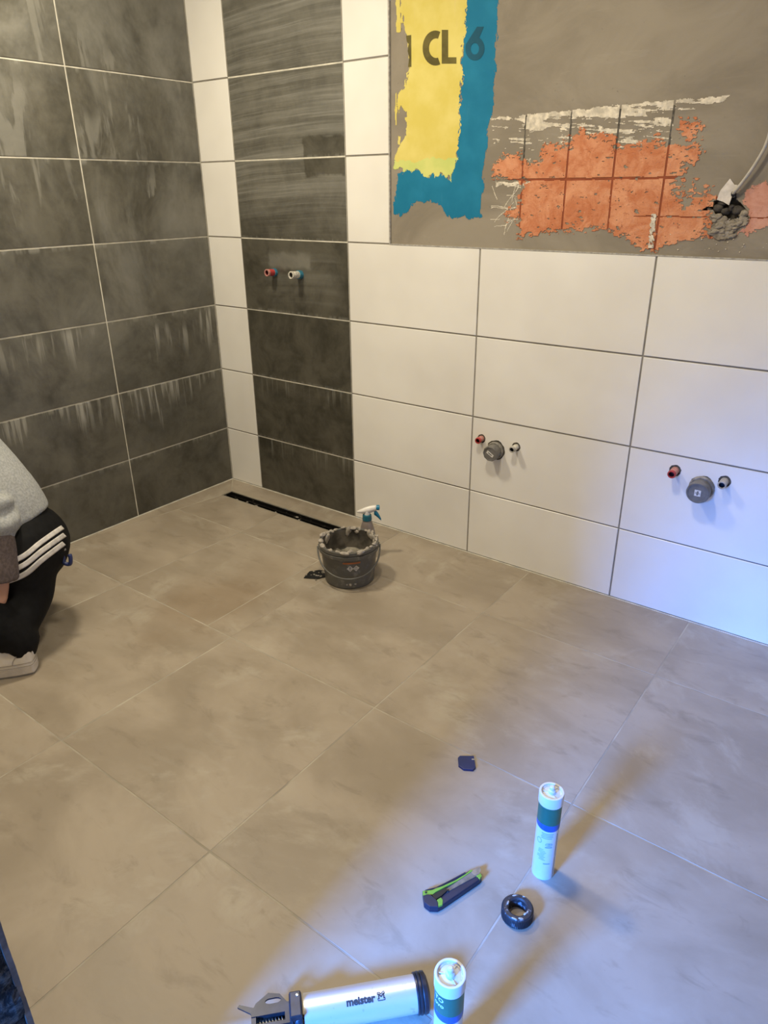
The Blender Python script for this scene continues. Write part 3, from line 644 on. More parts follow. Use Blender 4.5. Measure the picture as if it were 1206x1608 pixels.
for poly in [[(0.006, E0), (0.006, -0.90), (DX0, DY0), (DX0, DY1)], [(0.006, E0), (DX0, DY1), (0.51, DY1), (0.51, E0)], [(0.51, E0), (0.51, DY1), (DX1, DY1), (0.965, E0)],
             [(0.965, E0), (DX1, DY1), (DX1, DY0), (0.962, -0.415)], [(DX0, DY0), (0.0857, -0.42), (0.512, -0.42), (0.512, DY0)], [(0.512, DY0), (0.512, -0.42), (0.962, -0.415), (DX1, DY0)],
             [(0.0857, -0.42), (0.006, -0.90), (0.006, -0.997), (0.483, -0.997), (0.512, -0.42)], [(0.512, -0.42), (0.483, -0.997), (0.968, -0.997), (0.962, -0.415)],
             [(0.965, E0), (0.962, -0.415), (0.968, -0.997), (1.086, -0.997), (1.081, -0.375), (1.078, E0)],
             [(0.006, -0.997), (0.006, -1.607), (0.455, -1.607), (0.483, -0.997)], [(0.483, -0.997), (0.455, -1.607), (1.083, -1.607), (1.086, -0.997)],
             [(0.006, -1.607), (0.006, -2.11), (0.455, -2.11), (0.455, -1.607)], [(0.455, -1.607), (0.455, -2.11), (1.083, -2.11), (1.083, -1.607)]]:
    floor_tile(poly)
XS = [1.083, 1.690, 2.291, 2.895, RX]; YS = [E0, -0.375, -0.997, -1.607, -2.255]
for i in range(4):
    for k in range(4):
        x0_ = (1.078, 1.081, 1.086, 1.083)[k] if i == 0 else XS[i]
        yb = YS[k + 1] if (k < 3 or i >= 2) else -2.11
        floor_tile([(x0_, YS[k]), (x0_, yb), (XS[i + 1], yb), (XS[i + 1], YS[k])])
tag(link('trim_1', boxes([((0, -2.11, -0.002), (0.0055, -0.0055, 0.0015)), ((0, -0.0055, -0.002), (RX, 0, 0.0012))]), 'grout_light'), kind='structure')

# linear shower drain
t = empty('shower_drain', (0.49, -0.152, -0.045), 'open black linear shower drain channel in front of the dark tile strip', 'drain')
world_child('tray', boxes([((DX0 + .002, DY0 + .002, -0.055), (DX1 - .002, DY1 - .002, -0.045)), ((DX0 + .002, DY0 + .002, -0.045), (DX0 + .006, DY1 - .002, -0.002)), ((DX1 - .006, DY0 + .002, -0.045), (DX1 - .002, DY1 - .002, -0.002)),
                           ((DX0 + .006, DY0 + .002, -0.045), (DX1 - .006, DY0 + .006, -0.002)), ((DX0 + .006, DY1 - .006, -0.045), (DX1 - .006, DY1 - .002, -0.002))]), 'drain', t)
world_child('rim', boxes([((DX0 - .003, DY1 - .003, -0.002), (DX1 + .003, DY1 + .003, 0.0012)), ((DX0 - .003, DY0 - .003, -0.002), (DX1 + .003, DY0 + .002, 0.0006)), ((DX0 - .003, DY0 + .002, -0.002), (DX0 + .004, DY1 - .003, 0.001)), ((DX1 - .004, DY0 + .002, -0.002), (DX1 + .003, DY1 - .003, 0.001))]), 'drain_edge', t)
world_child('ledge', boxes([((DX0 + .006, DY1 - .018, -0.02), (DX1 - .006, DY1 - .006, -0.016)), ((DX0 + .006, DY0 + .006, -0.02), (DX1 - .006, DY0 + .014, -0.016))]), 'drain', t)
for k, (a, b) in enumerate([(0.17, 0.18), (0.40, 0.41), (0.60, 0.61), (0.78, 0.79)]):
    world_child('crossbar', boxes([((a, DY0 + .006, -0.03), (b, DY1 - .006, -0.026))]), 'drain', t)
for k in range(14):
    world_child('debris', remap(blob(rng.uniform(0.003, 0.006), 400 + k, 1, 0.5, (1.5, 1, 0.6)), lambda v, a=rng.uniform(0.15, 0.7), b=rng.uniform(-0.17, -0.135): v + Vector((a, b, -0.014 if k % 2 else -0.042))), 'mortar_grey', t)

# ------------------------------------------------------------------ hall behind the camera with its window, doorway reveal
HX0, HX1, HY = 0.9, 3.35, -4.62
tag(link('floor_hall', box((HX0, HY, -0.1), (HX1, -2.26, -0.002)), 'hall_floor'), kind='structure')
tag(link('ceiling_hall', box((HX0, HY, CZ), (HX1, -2.26, CZ + 0.1)), 'hall_wall'), kind='structure')
tag(link('wall_hall_left', box((HX0 - 0.1, HY, 0), (HX0, -2.26, CZ)), 'hall_wall'), kind='structure')
tag(link('wall_hall_right', box((HX1, HY, 0), (HX1 + 0.1, -2.26, CZ)), 'hall_wall'), kind='structure')
WX0, WX1, WZ0, WZ1 = 1.50, 2.24, 0.94, 1.94
tag(link('wall_hall_window', boxes([((HX0, HY - 0.1, 0), (WX0, HY, CZ)), ((WX1, HY - 0.1, 0), (HX1, HY, CZ)), ((WX0, HY - 0.1, 0), (WX1, HY, WZ0)), ((WX0, HY - 0.1, WZ1), (WX1, HY, CZ))]), 'hall_wall'), kind='structure')
win = tag(link('window_1', boxes([((WX0, HY - 0.08, WZ0), (WX0 + 0.05, HY - 0.02, WZ1)), ((WX1 - 0.05, HY - 0.08, WZ0), (WX1, HY - 0.02, WZ1)), ((WX0 + 0.05, HY - 0.08, WZ0), (WX1 - 0.05, HY - 0.02, WZ0 + 0.05)), ((WX0 + 0.05, HY - 0.08, WZ1 - 0.05), (WX1 - 0.05, HY - 0.02, WZ1))]), 'frame_white'), kind='structure')
link('pane', box((WX0 + 0.05, HY - 0.055, WZ0 + 0.05), (WX1 - 0.05, HY - 0.045, WZ1 - 0.05)), 'glass', win)
# rough unfinished door reveal
nz, ny = 260, 18; V, F = [], []
yy = np.linspace(-2.262, -2.116, ny); zz = np.linspace(0.0, 2.06, nz); Yg, Zg = np.meshgrid(yy, zz)
D = 0.010 * fbm(Yg, Zg, 120, 25, 5) + 0.004
for i in range(nz):
    for k in range(ny): V.append((1.985 + max(0.002, 0.010 + D[i, k]), yy[k], zz[i]))
for i in range(nz - 1):
    for k in range(ny - 1): F.append((i * ny + k, i * ny + k + 1, (i + 1) * ny + k + 1, (i + 1) * ny + k))
link('broken_reveal', mesh(V, F), 'broken', wall_front)
V, F = [], []
for i in range(nz):
    d = 0.0025 * float(fbm(np.array([[zz[i]]]), np.array([[0.3]]), 130, 40)[0, 0])
    V += [(1.985, -2.118, zz[i]), (2.0 + d, -2.117, zz[i]), (2.0 + d, -2.110, zz[i]), (1.985, -2.110, zz[i])]
for i in range(nz - 1):
    for k in range(4): F.append((i * 4 + k, i * 4 + (k + 1) % 4, (i + 1) * 4 + (k + 1) % 4, (i + 1) * 4 + k))
link('plaster_edge', mesh(V, F), 'edge_plaster', wall_front)

# ceiling lamps (above the frame)
for i, (l, e) in enumerate(LAMPS):
    t = empty('ceiling_lamp', (l[0], l[1], CZ), ('round flat ceiling lamp above the crouching person', 'round flat ceiling lamp nearer the doorway')[i], 'lamp', 'ceiling lamps')
    link('lamp_plate', lathe([(0, 0), (0.15, 0), (0.15, -0.012), (0, -0.012)], 40), 'frame_white', t)
    link('lamp_ring', lathe([(0.15, -0.01), (0.158, -0.01), (0.158, -0.04), (0.15, -0.04), (0.15, -0.01)], 40), 'steel', t)

# ------------------------------------------------------------------ pipe stubs
def pipe(x, z, L, r, out_mat, rim_mat, in_mat, label, group, tilt=(0, 0), name='pipe_stub', bore=0.017, back_mat=None, back_len=0.0):
    t = empty(name, (x, 0.0, z), label, 'pipe', group)
    bo = lathe([(0, 0.0), (bore * 1.12, 0.0), (bore * 1.12, 0.0006), (0, 0.0006)], 24, 'y'); link('bore', bo, 'bore', t, (0, 0.0024, 0))  # flat dark disc painting the shaded depth of the hole round the pipe
    y0 = -0.0015
    R_ = Matrix.Rotation(tilt[0], 4, 'X') @ Matrix.Rotation(tilt[1], 4, 'Z')
    def part(nm, prof, mt):
        me = lathe(prof, 24, 'y'); me.transform(R_); return link(nm, me, mt, t)
    s0 = y0
    if back_len: part('collar', [(r * 0.7, y0), (r * 1.18, y0), (r * 1.18, back_len), (r * 1.0, back_len), (r * 0.7, back_len)], back_mat); s0 = back_len - 0.001
    part('sleeve', [(r * 0.86, s0), (r * 0.98, s0), (r, L * 0.35), (r * 1.0, L - 0.009), (r * 0.74, L - 0.009)], out_mat)
    part('rim', [(r * 0.74, L - 0.0095), (r * 1.04, L - 0.0095), (r * 1.06, L - 0.002), (r * 0.98, L), (r * 0.74, L), (r * 0.70, L - 0.004)], rim_mat)
    part('inside', [(r * 0.735, L - 0.0035), (r * 0.72, L * 0.45), (0, L * 0.45)], in_mat)
    return t
pipe(SH1[0], SH1[1], 0.050, 0.0142, 'red_plastic', 'pale_red', 'red_in', 'red plugged water pipe stub in the dark shower tiles', 'shower pipe stubs', (-0.05, 0.0), back_mat='pipe_blue', back_len=0.012)
pipe(SH2[0], SH2[1], 0.060, 0.0146, 'pipe_white', 'pipe_white', 'bore', 'white mortar-smeared water pipe stub with blue collar in the shower tiles', 'shower pipe stubs', (-0.05, 0.0), back_mat='pipe_blue', back_len=0.018)
pipe(P1[0], P1[1], 0.030, 0.0115, 'pale_red', 'red_plastic', 'red_in', 'red water pipe stub by the joint, left of the labelled waste cap', 'basin pipe stubs', (0.05, 0))
pipe(P2[0], P2[1], 0.036, 0.0110, 'pipe_white', 'pipe_grey', 'navy_in', 'off-white water pipe stub right of the labelled waste cap', 'basin pipe stubs', (0.05, 0))
pipe(P3[0], P3[1], 0.040, 0.0125, 'pale_red', 'red_plastic', 'red_in', 'red water pipe stub in the bluish lit tile on the right', 'basin pipe stubs', (0.06, 0.0), bore=0.018)
pipe(P4[0], P4[1], 0.036, 0.0125, 'pipe_grey', 'pipe_grey', 'navy_in', 'grey water pipe stub with dark bore at the far right', 'basin pipe stubs', (0.06, 0.0), bore=0.018)

def waste(x, z, L, r, label, flatlab):
    t = empty('waste_pipe_cap', (x, 0, z), label, 'pipe cap', 'basin waste caps')
    link('bore', lathe([(0, 0), (0.041, 0), (0.041, 0.0006), (0, 0.0006)], 32, 'y'), 'bore', t, (0, 0.0024, 0))  # dark disc in place of the shaded gap behind the cap
    def part(nm, prof, mt, seg=36):
        me = lathe(prof, seg, 'y'); me.transform(Matrix.Rotation(0.08, 4, 'X')); return link(nm, me, mt, t)
    part('collar', [(r * 0.5, -0.001), (r * 1.10, -0.001), (r * 1.12, 0.006), (r * 1.02, 0.010), (r * 0.9, 0.010)], 'drain_grey_dark')
    part('pipe', [(r * 0.9, 0.009), (r * 0.93, 0.012), (r * 0.93, L - 0.016), (r * 0.85, L - 0.016)], 'drain_grey')
    part('cap', [(r * 0.85, L - 0.0165), (r * 1.0, L - 0.0165), (r * 1.02, L - 0.012), (r * 1.0, L - 0.002), (r * 0.96, L), (r * 0.84, L), (r * 0.82, L - 0.002), (0, L - 0.002)], 'drain_grey', 10 if flatlab else 40)
    R_ = Matrix.Rotation(0.08, 4, 'X')
    def sticker(nm, w_, h_, ang, y, mt):
        me = box((-w_ / 2, -y - 0.0006, -h_ / 2), (w_ / 2, -y, h_ / 2)); me.transform(R_ @ Matrix.Rotation(ang, 4, 'Y')); return link(nm, me, mt, t)
    if flatlab:
        sticker('sticker', 0.030, 0.012, 0.55, L - 0.002, 'sticker'); sticker('print_bar', 0.018, 0.003, 0.55, L - 0.0014, 'ink')
    else:
        sticker('sticker', 0.019, 0.021, 0.0, L - 0.002, 'sticker'); sticker('print_bar', 0.005, 0.014, 0.1, L - 0.0014, 'drain_grey'); sticker('print_bar', 0.013, 0.003, 0.1, L - 0.0013, 'drain_grey_dark')
waste(C1[0], C1[1], 0.046, 0.030, 'dark grey ribbed waste pipe cap with slanted white sticker in the middle tile', True)
waste(C2[0], C2[1], 0.050, 0.035, 'large grey waste pipe cap with square white sticker in the right-hand tile', False)

# ------------------------------------------------------------------ bucket of mortar
BX, BY = 1.150, -0.448
t = empty('mortar_bucket', (BX, BY, 0), 'dirty grey plastic bucket rimmed with mortar beside the shower drain', 'bucket')
BH, RB, RT = 0.160, 0.094, 0.110
link('body', lathe([(0, 0), (RB - 0.004, 0), (RB, 0.004), (RB + 0.002, 0.03), (RT - 0.004, BH - 0.028), (RT - 0.008, BH - 0.028), (RB - 0.004, 0.006), (0, 0.006)], 56), 'bucket', t)
link('rim', lathe([(RT - 0.008, BH - 0.03), (RT + 0.003, BH - 0.03), (RT + 0.004, BH - 0.018), (RT - 0.001, BH - 0.016), (RT + 0.003, BH - 0.013), (RT + 0.003, BH - 0.001), (RT, BH), (RT - 0.005, BH), (RT - 0.008, BH - 0.002), (RT - 0.008, BH - 0.03)], 56), 'bucket', t)
link('lining', lathe([(RT - 0.009, BH - 0.004), (RB + 0.002, 0.06), (RB, 0.055)], 56), 'bucket_in', t)
# mortar left in the bucket: uneven surface
V, F = [], []; nr, ns = 12, 48
for i in range(nr + 1):
    for k in range(ns):
        a = 2 * PI * k / ns; r_ = (RT - 0.011) * i / nr; x_, y_ = r_ * math.cos(a), r_ * math.sin(a)
        hgt = 0.082 + 0.024 * float(fbm(np.array([[x_ + 3]]), np.array([[y_ + 3]]), 140, 28, 4)[0, 0]) + 0.02 * max(0, math.cos(a + 0.4)) * (i / nr) ** 2
        V.append((x_, y_, hgt))
for i in range(nr):
    for k in range(ns): F.append((i * ns + k, i * ns + (k + 1) % ns, (i + 1) * ns + (k + 1) % ns, (i + 1) * ns + k))
link('mortar_fill', mesh(V, F, True), 'mortar_dark', t)
rb = random.Random(12)
def polar(a, r, z): return (r * math.cos(a), r * math.sin(a), z)
for k in range(34):
    a = 2 * PI * k / 34 + rb.uniform(-0.12, 0.12)
    if rb.random() < 0.25: continue
    s_ = rb.uniform(0.0045, 0.0092)
    link('mortar_clump', blob(s_, 500 + k, 2, 0.45, (rb.uniform(0.7, 1.2), rb.uniform(1.0, 2.2), rb.uniform(0.45, 0.95))), 'mortar_grey', t, polar(a, RT - 0.004 + rb.uniform(-0.004, 0.005), BH + rb.uniform(-0.004, 0.004)), (0, 0, a))
for k in range(12):
    a = rb.uniform(0, 2 * PI); link('mortar_streak', blob(0.010, 600 + k, 2, 0.5, (0.5, 1.1, rb.uniform(0.8, 2.0))), 'mortar_grey', t, polar(a, RT - 0.011, BH - rb.uniform(0.008, 0.03)), (0, 0, a))
# handle hanging on the front side (towards the camera)
fa = math.atan2(-2.29 - BY, 2.705 - BX)          # direction to the viewer
side = Vector((-math.sin(fa), math.cos(fa), 0)); front = Vector((math.cos(fa), math.sin(fa), 0))
hp = []
for k in range(29):
    u = -1 + 2 * k / 28; ang = u * PI / 2
    r_ = RT + 0.006
    drop = math.cos(ang)
    hp.append(side * (r_ * math.sin(ang) * 1.01) + front * (r_ * math.cos(ang) * 1.0) + Vector((0, 0, BH - 0.022 - 0.082 * drop ** 0.75)))
link('handle', tube(hp, 0.0032, 8), 'bucket', t)
for s_ in (-1, 1):
    me = lathe([(0, 0), (0.010, 0), (0.010, 0.008), (0, 0.008)], 16); me.transform(Matrix.Rotation(PI / 2, 4, 'Y')); me.transform(Matrix.Rotation(math.atan2(side.y * s_, side.x * s_), 4, 'Z'))
    link('handle_lug', me, 'bucket', t, side * s_ * (RT - 0.002) + Vector((0, 0, BH - 0.024)))
# printed label: orange bar and two hazard diamonds
def wrap(me, r_of, phi0, z0, off=0.0008):
    def f(v):
        rr_ = r_of(z0 + v.y) + off; a = phi0 + v.x / rr_; return Vector((rr_ * math.cos(a), rr_ * math.sin(a), z0 + v.y))
    return remap(me, f)
def flat_grid(w_, h_, nx=10, ny_=2):
    V = [(-w_ / 2 + w_ * i / nx, -h_ / 2 + h_ * k / ny_, 0) for k in range(ny_ + 1) for i in range(nx + 1)]
    return mesh(V, [(k * (nx + 1) + i, k * (nx + 1) + i + 1, (k + 1) * (nx + 1) + i + 1, (k + 1) * (nx + 1) + i) for k in range(ny_) for i in range(nx)])
rof = lambda z_: RB + 0.002 + (RT - 0.006 - RB) * max(0, z_ - 0.03) / (BH - 0.058)
link('orange_bar', wrap(flat_grid(0.066, 0.007), rof, fa + 0.08, 0.115), 'orange_print', t)
for k, a in enumerate((0.02, 0.24)):
    dm = mesh([(0.0128, 0, 0), (0, 0.0128, 0), (-0.0128, 0, 0), (0, -0.0128, 0)], [(0, 1, 2, 3)])
    link('hazard_diamond', wrap(dm, rof, fa + a, 0.092), 'haz_white', t)
    if k == 0:
        link('exclamation_mark', wrap(mesh([(-0.0018, 0.008, 0), (0.0018, 0.008, 0), (0.0011, -0.002, 0), (-0.0011, -0.002, 0)], [(3, 2, 1, 0)]), rof, fa + a, 0.092, 0.0016), 'ink', t)
        link('exclamation_dot', wrap(mesh([(-0.0014, -0.004, 0), (0.0014, -0.004, 0), (0.0014, -0.0068, 0), (-0.0014, -0.0068, 0)], [(0, 1, 2, 3)]), rof, fa + a, 0.092, 0.0016), 'ink', t)
    else:
        link('corrosion_symbol', wrap(mesh([(-0.007, -0.003, 0), (0.006, -0.003, 0), (0.006, -0.005, 0), (-0.007, -0.005, 0), (-0.005, 0.003, 0), (0.003, 0.006, 0), (0.004, 0.0045, 0), (-0.004, 0.0015, 0)], [(0, 1, 2, 3), (4, 5, 6, 7)]), rof, fa + a, 0.092, 0.0016), 'drain_grey', t)
for k, a in enumerate((-0.14, 0.02, 0.20)):
    link('mortar_smear', blob(0.0045, 700 + k, 2, 0.6, (0.35, 1.0, 1.1)), 'mortar_grey', t, polar(fa + a, RB + 0.0005, 0.022), (0, 0, fa + a))

# spray bottle
SX, SY = 1.093, -0.262
t = empty('spray_bottle', (SX, SY, 0), 'small spray bottle with white head and blue trigger behind the bucket', 'bottle', rz=math.atan2(0.60, 0.80))
link('body', lathe([(0, 0), (0.030, 0), (0.033, 0.004), (0.033, 0.085), (0.031, 0.105), (0.024, 0.135), (0.019, 0.152), (0.0165, 0.156), (0.0165, 0.162), (0, 0.162)], 32), 'bottle', t)
link('collar', lathe([(0, 0.158), (0.0185, 0.158), (0.0190, 0.162), (0.0175, 0.180), (0.012, 0.182), (0, 0.182)], 24), 'teal', t)
link('neck', lathe([(0, 0.180), (0.0115, 0.180), (0.0105, 0.196), (0, 0.196)], 20), 'bottle_white', t)
def ribbon_body(sec):      # side profile stations: (x, zlow, zhigh, halfwidth)
    V, F = [], []
    for x_, a, b, h_ in sec: V += [(x_, -h_ * 0.8, a), (x_, h_ * 0.8, a), (x_, h_, (a + b) / 2), (x_, h_ * 0.55, b), (x_, -h_ * 0.55, b), (x_, -h_, (a + b) / 2)]
    n = len(sec)
    for i in range(n - 1):
        for k in range(6): F.append((i * 6 + k, i * 6 + (k + 1) % 6, (i + 1) * 6 + (k + 1) % 6, (i + 1) * 6 + k))
    F += [tuple(range(5, -1, -1)), tuple((n - 1) * 6 + k for k in range(6))]; return mesh(V, F, True)
link('head', ribbon_body([(-0.040, 0.192, 0.197, 0.004), (-0.026, 0.190, 0.203, 0.008), (-0.008, 0.188, 0.211, 0.010), (0.012, 0.191, 0.217, 0.010), (0.030, 0.198, 0.220, 0.009), (0.038, 0.200, 0.220, 0.0085)]), 'bottle_white', t)
me = lathe([(0, 0), (0.0095, 0), (0.0105, 0.003), (0.0105, 0.012), (0.004, 0.014), (0, 0.014)], 16); me.transform(Matrix.Rotation(PI / 2, 4, 'Y')); link('nozzle', me, 'bottle_blue', t, (0.037, 0, 0.211))
link('trigger', ribbon_body([(0.028, 0.182, 0.205, 0.006), (0.036, 0.176, 0.198, 0.0065), (0.044, 0.168, 0.188, 0.0055), (0.051, 0.160, 0.174, 0.005), (0.056, 0.155, 0.162, 0.004)]), 'bottle_blue', t)

# scrap by the bucket
t = empty('plastic_scrap', (1.036, -0.515, 0.0), 'flat black scrap spotted with mortar lying left of the bucket', 'scrap')
SC = [(1.0137, -0.5603), (0.9976, -0.5099), (1.0217, -0.478), (1.052, -0.470), (1.0766, -0.5025), (1.062, -0.5347)]
world_child('sheet', prism(SC, 0.0005, 0.004), 'black', t)
for k in range(16):
    a, b = rb.uniform(1.005, 1.065), rb.uniform(-0.545, -0.480)
    world_child('mortar_spot', remap(blob(rb.uniform(0.003, 0.007), 720 + k, 1, 0.5, (1, 1, 0.35)), lambda v, a=a, b=b: v + Vector((a, b, 0.0045))), 'mortar_dark' if k % 3 else 'mortar_grey', t)

# ------------------------------------------------------------------ sealant cartridges
def cartridge(x, y, H, phi, label, second):
    t = empty('sealant_cartridge', (x, y, 0), label, 'cartridge', 'sealant cartridges')
    R0 = 0.0238
    link('tube', lathe([(R0 - 0.003, 0.004), (R0 - 0.002, 0), (R0 - 0.0002, 0), (R0, 0.002), (R0, H - 0.024), (0, H - 0.024)], 48), 'cart_white', t)
    link('cap', lathe([(R0, H - 0.026), (R0 + 0.0016, H - 0.026), (R0 + 0.0018, H - 0.003), (R0 + 0.001, H - 0.0006), (R0 - 0.001, H), (R0 - 0.003, H - 0.0006), (R0 - 0.0036, H - 0.004), (R0 - 0.006, H - 0.0055), (0.009, H - 0.003), (0, H - 0.003)], 48), 'cart_white', t)
    link('cap_groove', lathe([(R0 - 0.0040, H - 0.0038), (R0 - 0.0052, H - 0.0044), (R0 - 0.0060, H - 0.0046)], 48), 'pipe_white', t)
    nz_ = link('nozzle_stub', lathe([(0.0075, H - 0.003), (0.0072, H + 0.004), (0.0055, H + 0.0055), (0.0052, H + 0.011), (0.003, H + 0.013), (0, H + 0.013)], 20), 'cart_white', t)
    for k in range(2): link('thread', lathe([(0.0072, H - 0.001 + 0.0028 * k), (0.0081, H + 0.0002 + 0.0028 * k), (0.0072, H + 0.0012 + 0.0028 * k)], 20), 'cart_white', nz_)
    for k in range(3):                                  # ribs of the cap's top
        a = phi + 0.5 + k * 2.1; me = box((0.008, -0.0007, H - 0.0052), (R0 - 0.0055, 0.0007, H - 0.0026)); me.transform(Matrix.Rotation(a, 4, 'Z')); link('cap_rib', me, 'cart_white', t)
    rf = lambda z_: R0
    zt = H - 0.0265
    # green band over a blue band with a slanting lower edge
    def band(z_top, z_bot, mt, nm, off):
        V, F = [], []; n = 64
        for k in range(n + 1):
            a = phi + 2 * PI * k / n; r_ = R0 + off; V += [(r_ * math.cos(a), r_ * math.sin(a), z_top(a)), (r_ * math.cos(a), r_ * math.sin(a), z_bot(a))]
        for k in range(n): F.append((2 * k, 2 * k + 1, 2 * k + 3, 2 * k + 2))
        return link(nm, mesh(V, F, True), mt, t)
    c0 = math.cos
    band(lambda a: zt, lambda a: zt - 0.049 + 0.002 * c0(a - phi), 'cart_green', 'green_band', 0.0003)
    band(lambda a: zt - 0.049 + 0.002 * c0(a - phi), lambda a: zt - 0.060 - 0.004 * c0(a - phi - 0.5), 'cart_blue', 'blue_band', 0.00031)
    z = zt - 0.070
    for k in range(4):
        link('print_line', wrap(flat_grid(0.026 - 0.003 * (k % 2), 0.0016), rf, phi + 0.08 - 0.06 * k * 0.3, z - 0.0044 * k, 0.0004), 'cart_print', t)
    loop = [(0.009 * math.cos(q), 0.0045 * math.sin(q) * (1 if True else 1)) for q in np.linspace(0, 2 * PI, 17)[:-1]]
    def oval(a, zc, rx, rz, nm='print_oval'):
        V, F = [], []
        for q in np.linspace(0, 2 * PI, 21)[:-1]: V += [(rx * math.cos(q), rz * math.sin(q), 0), ((rx - 0.0012) * math.cos(q), (rz - 0.0012) * math.sin(q), 0)]
        for k in range(20): j = (k + 1) % 20; F.append((2 * k, 2 * k + 1, 2 * j + 1, 2 * j))
        link(nm, wrap(mesh(V, F), rf, a, zc, 0.0004), 'cart_print', t)
    oval(phi + 0.28, z - 0.030, 0.0075, 0.0045); oval(phi - 0.62, z - 0.024, 0.006, 0.0075); oval(phi + 0.28, z - 0.030, 0.003, 0.0025)
    link('print_line', wrap(flat_grid(0.015, 0.003), rf, phi + 0.28, z - 0.038, 0.0004), 'cart_print', t)
    for k in range(8):
        link('print_line', wrap(flat_grid(0.010 + 0.004 * ((k * 7) % 3), 0.0013), rf, phi - 0.35 + 0.05 * ((k * 5) % 4), z - 0.046 - 0.0042 * k, 0.0004), 'cart_print', t)
    link('print_line', wrap(flat_grid(0.014, 0.0022), rf, phi + 0.25, z - 0.086, 0.0004), 'cart_print', t)
    if second:
        for s_, zc in (('TO', zt - 0.016), ('ovo', zt - 0.029)):
            me = text_mesh(s_, 0.0125, 0.0003); wrap(me, rf, phi - 0.72, zc, 0.0006); link('label_text', me, 'cart_text', t)
    else:
        link('label_seam', wrap(flat_grid(0.0016, H - 0.10, 1, 8), rf, phi + 1.08, 0.066, 0.0004), 'steel_dark', t)
    return t
cartridge(2.3145, -1.2085, 0.232, math.atan2(-2.29 + 1.21, 2.705 - 2.315), 'white sealant cartridge with green and blue band standing beside the black ring', False)
cartridge(2.3445, -1.649, 0.230, math.atan2(-2.29 + 1.65, 2.705 - 2.345), 'white sealant cartridge with green lettered band beside the silver gun barrel', True)

# ------------------------------------------------------------------ utility knife
t = empty('utility_knife', (2.18, -1.365, 0), 'green and navy snap-off utility knife lying on the floor', 'knife')
KB = dict(base=[(2.1431, -1.4217), (2.1359, -1.4123), (2.1406, -1.4061), (2.1553, -1.3896), (2.1688, -1.3608), (2.1858, -1.3213), (2.1917, -1.3071), (2.1966, -1.3074), (2.211, -1.3037), (2.2203, -1.3105), (2.2203, -1.32), (2.1885, -1.4168), (2.184, -1.4266), (2.1701, -1.4363), (2.155, -1.4347)],
    grip=[(2.1779, -1.4052), (2.2137, -1.3153), (2.2199, -1.3193), (2.188, -1.4161)], cap=[(2.145, -1.424), (2.1495, -1.417), (2.1559, -1.4123), (2.1718, -1.4151), (2.1789, -1.4188), (2.1837, -1.4263), (2.1698, -1.4358), (2.1552, -1.4345)],
    green=[(2.1371, -1.4133), (2.1513, -1.4006), (2.1645, -1.3791), (2.1788, -1.3515), (2.1885, -1.3257), (2.1925, -1.3085), (2.197, -1.3086), (2.1836, -1.349), (2.1707, -1.3764), (2.161, -1.3984), (2.1583, -1.4087), (2.1545, -1.4126), (2.1435, -1.4223)],
    upper=[(2.1409, -1.409), (2.1557, -1.3902), (2.1692, -1.3615), (2.1862, -1.322), (2.1886, -1.3245), (2.1741, -1.3541), (2.1623, -1.3807), (2.1513, -1.3981), (2.1418, -1.4102)],
    chan=[(2.1732, -1.383), (2.1963, -1.3096), (2.2071, -1.2997), (2.2129, -1.3072), (2.1799, -1.3836)], slider=[(2.1586, -1.4104), (2.1705, -1.3812), (2.1794, -1.3803), (2.1758, -1.3994), (2.1703, -1.4162)],
    blade=[(2.1934, -1.3127), (2.2034, -1.2906), (2.2098, -1.2948), (2.2122, -1.3058), (2.2048, -1.3161)], lclip=[(2.1733, -1.4144), (2.1765, -1.4048), (2.1831, -1.4071), (2.1883, -1.4165), (2.1837, -1.4251), (2.1789, -1.4188)], tip=[(2.2104, -1.3162), (2.2144, -1.3055), (2.2203, -1.31), (2.2199, -1.3199)])
for nm, key, mt, z0, z1 in (('body', 'base', 'navy', 0.0005, 0.0115), ('grip', 'grip', 'navy', 0.0112, 0.0155), ('end_cap', 'cap', 'navy', 0.0112, 0.0165), ('green_shell', 'green', 'lime_green', 0.0112, 0.0142), ('spine_grip', 'upper', 'navy', 0.0140, 0.0155),
                            ('blade_channel', 'chan', 'steel_dark', 0.0112, 0.0128), ('slider', 'slider', 'black', 0.0112, 0.0152), ('blade', 'blade', 'steel', 0.0126, 0.0132), ('green_clip', 'lclip', 'lime_green', 0.0112, 0.0160), ('green_tip', 'tip', 'lime_green', 0.0112, 0.0160)):
    world_child(nm, prism(KB[key], z0, z1, bev=0.0008 if z1 - z0 > 0.0018 else 0), mt, t)
for nm, a, b, r_ in (('screw', 2.1452, -1.4129, 0.0022), ('slider_knob', 2.1798, -1.3809, 0.0022)):
    link(nm, lathe([(0, 0), (r_, 0), (r_, 0.002), (0, 0.002)], 14), 'black', t, Vector((a, b, 0.0136)) - t.location)

